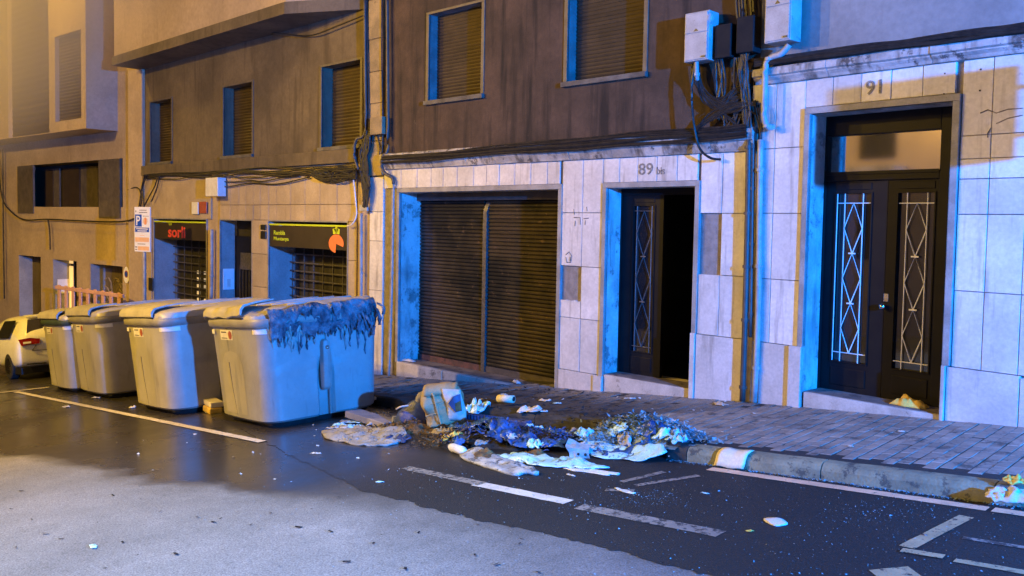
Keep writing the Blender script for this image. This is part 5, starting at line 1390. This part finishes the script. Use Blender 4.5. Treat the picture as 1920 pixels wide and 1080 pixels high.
# tan padded bag slumped upright
p = gg(838, 806); p.z = gz(p.x, p.y)
tb = empty('padded_bag', p + Vector((0, 0, .06)), R_(44), 'tan padded bag slumped upright in the burnt rubbish', 'bag')
tb.scale = (1.12, 1.12, 1.12); tb.rotation_euler = (R_(-6), R_(-7), R_(44))
bm = NB(); rings = []
for z, w, d, dx in ((0, .19, .13, 0), (.06, .225, .165, 0), (.20, .225, .165, -.005), (.34, .21, .15, -.015), (.42, .185, .125, -.02), (.455, .14, .085, -.02)):
    rings.append([(dx + w*math.copysign(abs(math.cos(t))**.55, math.cos(t)), d*math.copysign(abs(math.sin(t))**.55, math.sin(t)), z) for t in [2*math.pi*i/24 for i in range(24)]])
loft(bm, rings)
bmesh.ops.subdivide_edges(bm, edges=bm.edges, cuts=2, use_grid_fill=True)
for v in bm.verts: v.co += Vector((.9, 1, .5)) * (.05 * noise.noise(v.co * 6) + .02 * noise.noise(v.co * 15)) ; v.co.x -= .10 * v.co.z * v.co.z * 2
bo = obj('bag_body', bm, m_tan, tb, smooth=True); sd = bo.modifiers.new('s', 'SUBSURF'); sd.levels = 1; sd.render_levels = 1
for k, (z, b_) in enumerate(((.13, .02), (.27, -.015))):     # creases on the street side only
    cr_ = [(-.20 + .30*t, -.150 - .025*math.sin(math.pi*t), z + b_*math.sin(t*5)) for t in [i/10 for i in range(8)]]
    obj('bag_seam', tube(NB(), cr_, .006, 5), m_tan, tb)
fl2 = NB(); V2 = {}
for i in range(13):
    for j in range(8):
        a, b = i/12, j/7; ang = -.5 + 2.4*b
        V2[i, j] = fl2.verts.new((-.20 + .36*a, -.02 - .15*math.sin(ang), .37 + .085*math.cos(ang) + .018*noise.noise((a*4, b*4, 6))))
for i in range(12):
    for j in range(7): fl2.faces.new((V2[i, j], V2[i+1, j], V2[i+1, j+1], V2[i, j+1]))
fo_ = obj('top_flap', fl2, m_tan, tb, smooth=True); fo_.modifiers.new('s', 'SOLIDIFY').thickness = .022
bm = NB(); V = {}
for i in range(11):
    for j in range(11):
        a, b = i/10, j/10
        V[i, j] = bm.verts.new((.02 + .20*a + .02*math.sin(b*5), -.185 - .05*math.sin(math.pi*a)*math.sin(math.pi*b) - .012*noise.noise((a*5, b*5, 2)), .07 + .34*b - .03*a))
for i in range(10):
    for j in range(10): bm.faces.new((V[i, j], V[i+1, j], V[i+1, j+1], V[i, j+1]))
pk = obj('front_pocket', bm, m_tanlight, tb, smooth=True); pk.modifiers.new('s', 'SOLIDIFY').thickness = .02
bm = NB(); bm.faces.new([bm.verts.new(q) for q in ((.06, -.243, .25), (.12, -.247, .32), (.20, -.235, .34), (.20, -.235, .16), (.13, -.246, .15))]); obj('lining_patch', bm, m_bluecloth, tb)
bm = NB(); bm.faces.new([bm.verts.new(q) for q in ((.135, -.252, .245), (.195, -.242, .27), (.195, -.242, .165), (.135, -.252, .158))]); obj('card_patch', bm, m_brown, tb)
obj('strap', tube(NB(), smoothpath([(-.19, -.05, .40), (-.10, -.17, .36), (-.07, -.2, .22), (-.04, -.19, .04)], 6), .013, 6), m_tan, tb)
sheet('torn_card', 832, 822, .30, .2, 10, .10, 33.1, m_tan, 'torn tan cardboard below the tan bag', 'cardboard', ragged=.4)
sheet('yellow_card', 848, 838, .20, .10, 40, .10, 35.1, m_yellowp, 'yellow torn card sticking out under the tan bag', 'cardboard', ragged=.5)

# dark crumpled bag left of it
p = gg(770, 800); p.z = gz(p.x, p.y)
db = empty('burnt_bag', p, R_(20), 'dark blue grey bag standing crumpled left of the tan bag', 'bag')
bm = NB(); rings = []
for z, w, d, dx in ((0, .20, .15, 0), (.08, .23, .17, .02), (.2, .19, .14, .05), (.30, .13, .09, .09), (.36, .05, .04, .12)):
    rings.append([(dx + w*math.cos(t), d*math.sin(t), z) for t in [2*math.pi*i/22 for i in range(22)]])
loft(bm, rings); bmesh.ops.subdivide_edges(bm, edges=bm.edges, cuts=1, use_grid_fill=True)
for v in bm.verts: v.co += Vector((.7, .9, .5)) * .06 * noise.noise(v.co * 8 + Vector((3, 1, 0)))
obj('bag_body', bm, m_bluecloth, db, smooth=True)
bm = NB(); tube(bm, smoothpath([(.1, .02, .26), (.14, -.02, .38), (.20, .02, .44), (.22, .05, .34)], 5), [.05, .055, .06, .055, .05, .05, .055, .05, .045, .04, .045, .05, .05, .045, .03, .02], 8); obj('rolled_cloth', bm, m_greyfelt, db, smooth=True)
obj('handle', tube(NB(), smoothpath([(-.12, -.15, .24), (-.02, -.19, .29), (.1, -.14, .31)], 5), .011, 6), m_tanlight, db)

# flat grey board with a knob
pa, pb = gg(640, 797), gg(752, 792); c = (pa + pb) / 2; c.z = gz(c.x, c.y)
bd = empty('grey_board', c + Vector((0, 0, .02)), R_(-2), 'long grey wooden board lying behind the felt rug', 'board')
L_ = (pb - pa).length / 2 + .05
bevel(obj('plank', box(NB(), -L_, L_, -.11, .13, 0, .085), m_board, bd), .008)
bm = NB(); tube(bm, [(.45, .05, .08), (.45, .05, .15)], .035, 10); obj('knob', bm, m_boxgrey, bd)
# dark ridged strip
pa, pb = gg(846, 800), gg(992, 812); c = (pa + pb) / 2; c.z = gh(c.x, c.y) + .12
ang = math.atan2(pb.y - pa.y, pb.x - pa.x); L_ = (pb - pa).length / 2
rs_ = empty('ridged_strip', c, ang, 'dark blue ridged plastic strip bridging the burnt heap', 'plastic part')
rs_.rotation_euler = (0, math.atan2(-(zroad(pb.x, pb.y)-zroad(pa.x, pa.y)) + .05, 2*L_), ang)
bevel(obj('strip', box(NB(), -L_, L_, -.05, .05, -.03, .03), m_bluecloth, rs_), .008)
for k in range(14):
    x = -L_ + .08 + k * (L_ * 1.15) / 14
    obj('ridge', box(NB(), x, x + .022, -.066, -.051, -.032, .032), m_bluecloth, rs_)
# white bottle
p = gg(858, 852); p.z = gz(p.x, p.y) + .05
wb_ = empty('white_bottle', p, R_(-10), 'white plastic bottle lying in front of the charred heap', 'bottle')
bm = NB(); tube(bm, [(-.16, 0, 0), (-.15, 0, 0), (-.10, 0, 0), (.10, 0, .01), (.13, 0, .01), (.16, 0, .01)], [.018, .03, .047, .047, .036, .02], 14); obj('bottle_body', bm, m_paper, wb_, smooth=True)
bm = NB(); tube(bm, [(-.185, 0, 0), (-.155, 0, 0)], .021, 10); obj('cap', bm, m_bluecloth, wb_)
# white crushed cup roll
p = gg(948, 781); p.z = gh(p.x, p.y) + .08
cp = empty('paper_roll', p, R_(12), 'cream cardboard roll lying behind the dark strip', 'cardboard')
bm = NB(); tube(bm, [(-.12, 0, 0), (.12, 0, .02)], .048, 14); obj('roll', bm, m_cream, cp, smooth=True)
bm = NB(); tube(bm, [(.1205, 0, .02), (.122, 0, .02)], .036, 12); obj('roll_end', bm, m_dark, cp)
# crushed carton
p = gg(1086, 856); p.z = gz(p.x, p.y)
ct = empty('crushed_carton', p, R_(35), 'crushed white carton with two dark holes by the cyan sheet', 'carton')
bm = NB()
v = [bm.verts.new(q) for q in ((-.09,-.10,.0),(.13,-.11,.0),(.12,.12,.02),(-.10,.13,.03),(-.13,-.08,.12),(.10,-.09,.085),(.10,.10,.095),(-.13,.12,.14))]
for i in ((0,1,2,3),(4,7,6,5),(0,4,5,1),(1,5,6,2),(2,6,7,3),(3,7,4,0)): bm.faces.new([v[k] for k in i])
bmesh.ops.subdivide_edges(bm, edges=bm.edges, cuts=4, use_grid_fill=True)
for w in bm.verts: w.co += Vector((1, 1, 1)) * .018 * noise.noise(w.co * 12)
obj('carton', bm, m_carton, ct)
for dx in (.0, .07):
    bm = NB(); bmesh.ops.create_uvsphere(bm, u_segments=10, v_segments=6, radius=.015, matrix=Matrix.Translation((dx, -.098, .05))); obj('hole', bm, m_dark, ct)
# yellow packaging between bins 1 and 2
p = gg(400, 772); p.z = gz(p.x, p.y)
yp = empty('yellow_packaging', p, R_(-8), 'yellow and white packaging lying between the burnt bin and the next', 'packaging')
bevel(obj('tray', box(NB(), -.22, .18, -.1, .1, .10, .18), m_cream, yp), .012)
bevel(obj('crushed_tray', box(NB(), -.14, .2, -.12, .08, .0, .095), m_yellowp, yp), .02)
# cream card over the kerb
xk_ = gg(1372, 878).x
bm = NB(); V = {}
for i in range(9):
    for j, (dy, dz) in enumerate(((-.035, .012), (-.018, .05), (-.012, .10), (.012, .137), (.06, .153), (.10, .156))):
        x = xk_ - .15 + .30*i/8 + .02*(j - 2)*.3; y = kerb_y(x) + dy + .006*noise.noise((i, j, 0))
        V[i, j] = bm.verts.new((x, y, zroad(x, y) + dz + .004 + .006*math.sin(i*1.1)))
for i in range(8):
    for j in range(5): bm.faces.new((V[i, j], V[i+1, j], V[i+1, j+1], V[i, j+1]))
o = obj('cream_card', bm, m_cream, None, smooth=True); o.modifiers.new('s', 'SOLIDIFY').thickness = .004
tag(o, 'cream sheet of card draped over the edge of the kerb', 'card')
# bag at the right edge, white sheet on asphalt, yellow crumpled bag on doorstep, broken tile
sheet('plastic_bag', 1893, 957, .29, .13, 5, .07, 41.3, m_paper, 'crumpled white plastic bag in the gutter at the right edge', 'bag', ragged=.35, fr=2.0, n=28, nw=20, onheap=False)
sheet('yellow_wrapper', 1905, 949, .18, .09, 5, .07, 43.3, m_yellowp, 'orange yellow wrapper on the white bag in the gutter', 'wrapper', ragged=.3, lift=.03, fr=1.6, n=24, nw=16, onheap=False)
sheet('paper_sheet', 1455, 980, .20, .13, -35, .012, 45.3, m_paper, 'flat white paper sheet alone on the dark asphalt', 'paper', ragged=.1, n=8, nw=6, onheap=False)
up_, zp_ = F91.P(1705, 752, -.16)
def sheet_at(name, loc, L, Wd, rot, hgt, seed, m, label, cat, fr=4.5):
    bm = NB(); n = 16; V = {}
    for i in range(n+1):
        for j in range(n+1):
            s, t = i/n*2-1, j/n*2-1; q = 1 + .25*noise.noise((math.atan2(t, s)*1.5, seed, 0)); x, y = s*L/2*q, t*Wd/2*q
            k = 1 - max(abs(s), abs(t))**3
            V[i, j] = bm.verts.new((x, y, .004 + hgt*k*(.55 + .8*abs(noise.noise((x*fr/L, y*fr/L, seed))))))
    for i in range(n):
        for j in range(n): bm.faces.new((V[i, j], V[i+1, j], V[i+1, j+1], V[i, j+1]))
    o = obj(name, bm, m, None, smooth=True); o.location = loc; o.rotation_euler = (0, 0, R_(rot)); o.modifiers.new('s', 'SOLIDIFY').thickness = .005
    return tag(o, label, cat)
sheet_at('yellow_bag', F91.world((up_, .17, zs1 + .007)), .34, .20, -8, .10, 51.2, m_yellowp, 'yellow crumpled paper bag on the step of the black door', 'bag')
bt = G(1640, 769)
o = obj('broken_tile', box(NB(), -.10, .10, -.004, .004, 0, .13), m_mortar); o.location = bt + Vector((0, .02, .01)); o.rotation_euler = (R_(-58), R_(8), R_(-20)); tag(bevel(o, .003), 'broken grey tile leaning on the step of the black door', 'tile')

# scattered litter: one object each
LIT = [
 (592, 851, .13, .04, 'white scrap of paper on the asphalt in front of the felt rug'), (125, 764, .17, .09, 'white flattened cup on the wet road left of the bay line'),
 (248, 765, .16, .10, 'white crumpled paper beside the second bin'), (180, 746, .24, .05, 'long white paper strip under the third bin'),
 (1022, 752, .20, .10, 'white crumpled tissue on the pavement below the shutter'), (945, 742, .13, .09, 'white crumpled paper on the pavement below the sill'),
 (1350, 759, .22, .10, 'beige round wrapper at the foot of the plinth of 89'), (1262, 790, .12, .08, 'white paper ball on the pavement above the kerb'),
 (1180, 748, .14, .06, 'white flat paper below the step of door 89'), (1306, 812, .12, .05, 'white torn paper on the pavement near the kerb end'),
 (1045, 757, .10, .06, 'pale blue wrapper next to the white tissue'), (965, 708, .18, .08, 'white paper on the sill of the shutter, right part'),
 (1170, 922, .22, .05, 'white flattened paper strip on the dark asphalt'), (1322, 926, .06, .02, 'tiny cyan scrap on the dark asphalt'),
 (1405, 997, .05, .03, 'small yellow scrap beside the white sheet'), (712, 905, .08, .03, 'teal scrap on the dark asphalt left of the dashes'),
 (175, 1026, .10, .05, 'blue and orange wrapper on the pale road'), (1070, 892, .12, .03, 'white strip at the front edge of the rubbish'),
 (1595, 838, .05, .03, 'white speck of paper on the pavers, left of three'), (1690, 810, .06, .03, 'white speck of paper on the pavers, middle of three'),
 (760, 708, .3, .1, 'white paper lying on the left end of the sill'), (700, 745, .2, .06, 'white papers at the foot of the pilaster'),
 (880, 828, .14, .05, 'white scrap on the blue tarp'), (975, 856, .12, .05, 'white tissue at the edge of the tarp')]
for i, (px, py, L_, W_, lab) in enumerate(LIT):
    m = m_paper
    if 'cyan' in lab or 'teal' in lab or 'pale blue' in lab or 'blue and' in lab: m = m_cyan
    elif 'beige' in lab: m = m_tanlight
    elif 'yellow' in lab: m = m_yellowp
    if 'sill' in lab and 'below' not in lab:
        u, z = F89.P(px, py - (10 if px < 800 else 0), -.1); 
        sheet_at('paper_scrap', F89.world((u, .14, zs_)), L_, W_, random.uniform(-20, 20), .04, 60 + i, m, lab, 'paper')
    else:
        sheet('paper_scrap', px, py, L_, W_, random.uniform(-25, 25), min(.04, W_*.4), 60 + i*1.7, m, lab, 'paper', n=12, nw=9, ragged=.4, fr=1.8, thick=.003)
rs5 = random.Random(77)
SC = bpy.data.meshes.new('paper_bit')
bm = NB(); c_ = [(-.5,-.3,.0),(.4,-.35,.05),(.55,.2,.18),(.05,.4,.1),(-.45,.3,.25)]
bm.faces.new([bm.verts.new(q) for q in c_]); bmesh.ops.solidify(bm, geom=bm.faces[:], thickness=.05); bm.to_mesh(SC); bm.free(); SC.materials.append(m_paper)
def bit(px, py, s, label, group):
    p = G(px, py); o = bpy.data.objects.new('paper_bit', SC); link(o); o.location = p + Vector((0, 0, .006 + heap(p.x, p.y))); o.scale = (s, s, s); o.rotation_euler = (rs5.uniform(-.3,.3), rs5.uniform(-.3,.3), rs5.uniform(0, 6.28)); tag(o, label, 'paper scrap', group)
for k in range(46): bit(rs5.uniform(900, 1420), rs5.uniform(742, 830), rs5.uniform(.02, .055), 'tiny pale paper bit on the dirty pavement', 'paper bits on the pavement')
for k in range(40): bit(rs5.gauss(560, 200), min(max(rs5.gauss(845, 45), 775), 1000), rs5.uniform(.018, .045), 'tiny pale bit of litter on the road', 'litter bits on the road')
DB = SC.copy(); DB.materials.clear(); DB.materials.append(m_char)
def dark(px, py, s):
    p = G(px, py); o = bpy.data.objects.new('charred_bit', DB); link(o); o.location = p + Vector((0, 0, .008)); o.scale = (s, s*.55, s*.4); o.rotation_euler = (rs5.uniform(-.2,.2), rs5.uniform(-.2,.2), rs5.uniform(0, 6.28)); tag(o, 'small dark charred bit on the pale dry road', 'charred bit', 'charred bits on the road')
for px, py in ((40,922),(212,930),(85,1002),(115,1012),(230,1018),(370,970),(400,980),(1240,1106-50),(620,998),(785,1000),(700,1020),(890,1042),(470,985),(300,960),(560,990),(650,1055),(330,1040),(760,1068),(930,1060),(1010,1075)):
    dark(px, py, rs5.uniform(.035, .065))
for k in range(30): dark(rs5.uniform(20, 1050), rs5.uniform(930, 1075), rs5.uniform(.015, .035))

# broken glass glittering on the asphalt (nobody could count it)
r6 = random.Random(5); bm = NB()
CL = [(1100,930,260,45), (1300,960,220,60), (1500,940,200,40), (1650,985,160,45), (850,880,180,30), (1000,900,200,30), (1200,1000,250,50), (600,880,250,60), (1790,990,100,40), (1550,1040,250,40), (1110,945,40,12), (1230,935,30,8), (1650,960,60,15), (900, 960, 400, 60)]
for _ in range(2300):
    a, b, s, t = r6.choice(CL); px, py = r6.gauss(a, s), min(r6.gauss(b, t), 1079)
    if py < 862: continue
    p = gg(px, py)
    if p.y > kerb_y(p.x) - .02 or p.z > 1: continue
    s = r6.uniform(.002, .0075) * (1.8 if r6.random() < .07 else 1); z = zroad(p.x, p.y) + .006
    q = [bm.verts.new((p.x + r6.uniform(-s, s), p.y + r6.uniform(-s, s), z + r6.uniform(0, s))) for _ in range(4)]
    bm.faces.new((q[0], q[1], q[2])); bm.faces.new((q[0], q[2], q[3])); bm.faces.new((q[0], q[3], q[1]))
o = obj('broken_glass', bm, m_glassbit); tag(o, 'crumbs of broken glass glittering on the dark asphalt', 'glass', None, 'stuff')
# gutter grit along the kerb foot
bm = NB()
for _ in range(1300):
    x = r6.uniform(-4.6, 1.5); y = kerb_y(x) - abs(r6.gauss(0, .025)); s = r6.uniform(.004, .012); z = zroad(x, y) + .004
    q = [bm.verts.new((x + r6.uniform(-s, s), y + r6.uniform(-s, s), z + r6.uniform(0, s*1.2))) for _ in range(4)]
    bm.faces.new((q[0], q[1], q[2])); bm.faces.new((q[0], q[2], q[3])); bm.faces.new((q[0], q[3], q[1])); bm.faces.new((q[1], q[3], q[2]))
o = obj('gutter_grit', bm, m_shred); tag(o, 'dark grit and leaf crumbs along the foot of the kerb', 'grit', None, 'stuff')

# ================================================================= SMOKE drifting past the lamps at the upper left
bm = NB(); bmesh.ops.create_icosphere(bm, subdivisions=3, radius=1.0)
sm_ = obj('smoke', bm, None, kind='stuff'); sm_.location = (-22.0, 5.0, 8.6); sm_.scale = (8.5, 3.6, 6.0)
tag(sm_, 'thin smoke drifting under the lamps at the upper left', 'smoke')
hm = bpy.data.materials.new('thin smoke'); hm.use_nodes = True; hn = hm.node_tree; hn.nodes.clear()
ho = hn.nodes.new('ShaderNodeOutputMaterial'); hv = hn.nodes.new('ShaderNodeVolumePrincipled')
tc = hn.nodes.new('ShaderNodeTexCoord'); ln = hn.nodes.new('ShaderNodeVectorMath'); ln.operation = 'LENGTH'; hn.links.new(tc.outputs['Object'], ln.inputs[0])
mr_ = hn.nodes.new('ShaderNodeMapRange'); hn.links.new(ln.outputs['Value'], mr_.inputs[0])
mr_.inputs[1].default_value = 1.0; mr_.inputs[2].default_value = 0.1; mr_.inputs[3].default_value = 0.0; mr_.inputs[4].default_value = .42
nz_ = hn.nodes.new('ShaderNodeTexNoise'); nz_.inputs['Scale'].default_value = 2.2; hn.links.new(tc.outputs['Object'], nz_.inputs['Vector'])
ml_ = hn.nodes.new('ShaderNodeMath'); ml_.operation = 'MULTIPLY'; hn.links.new(mr_.outputs[0], ml_.inputs[0]); hn.links.new(nz_.outputs[0], ml_.inputs[1])
m2_ = hn.nodes.new('ShaderNodeMath'); m2_.operation = 'MULTIPLY'; hn.links.new(ml_.outputs[0], m2_.inputs[0]); m2_.inputs[1].default_value = 2.0
hv.inputs['Color'].default_value = (.96, .84, .58, 1); hn.links.new(m2_.outputs[0], hv.inputs['Density'])  # amber tint puts the sodium glow into otherwise grey smoke
hn.links.new(hv.outputs[0], ho.inputs['Volume']); sm_.data.materials.append(hm)
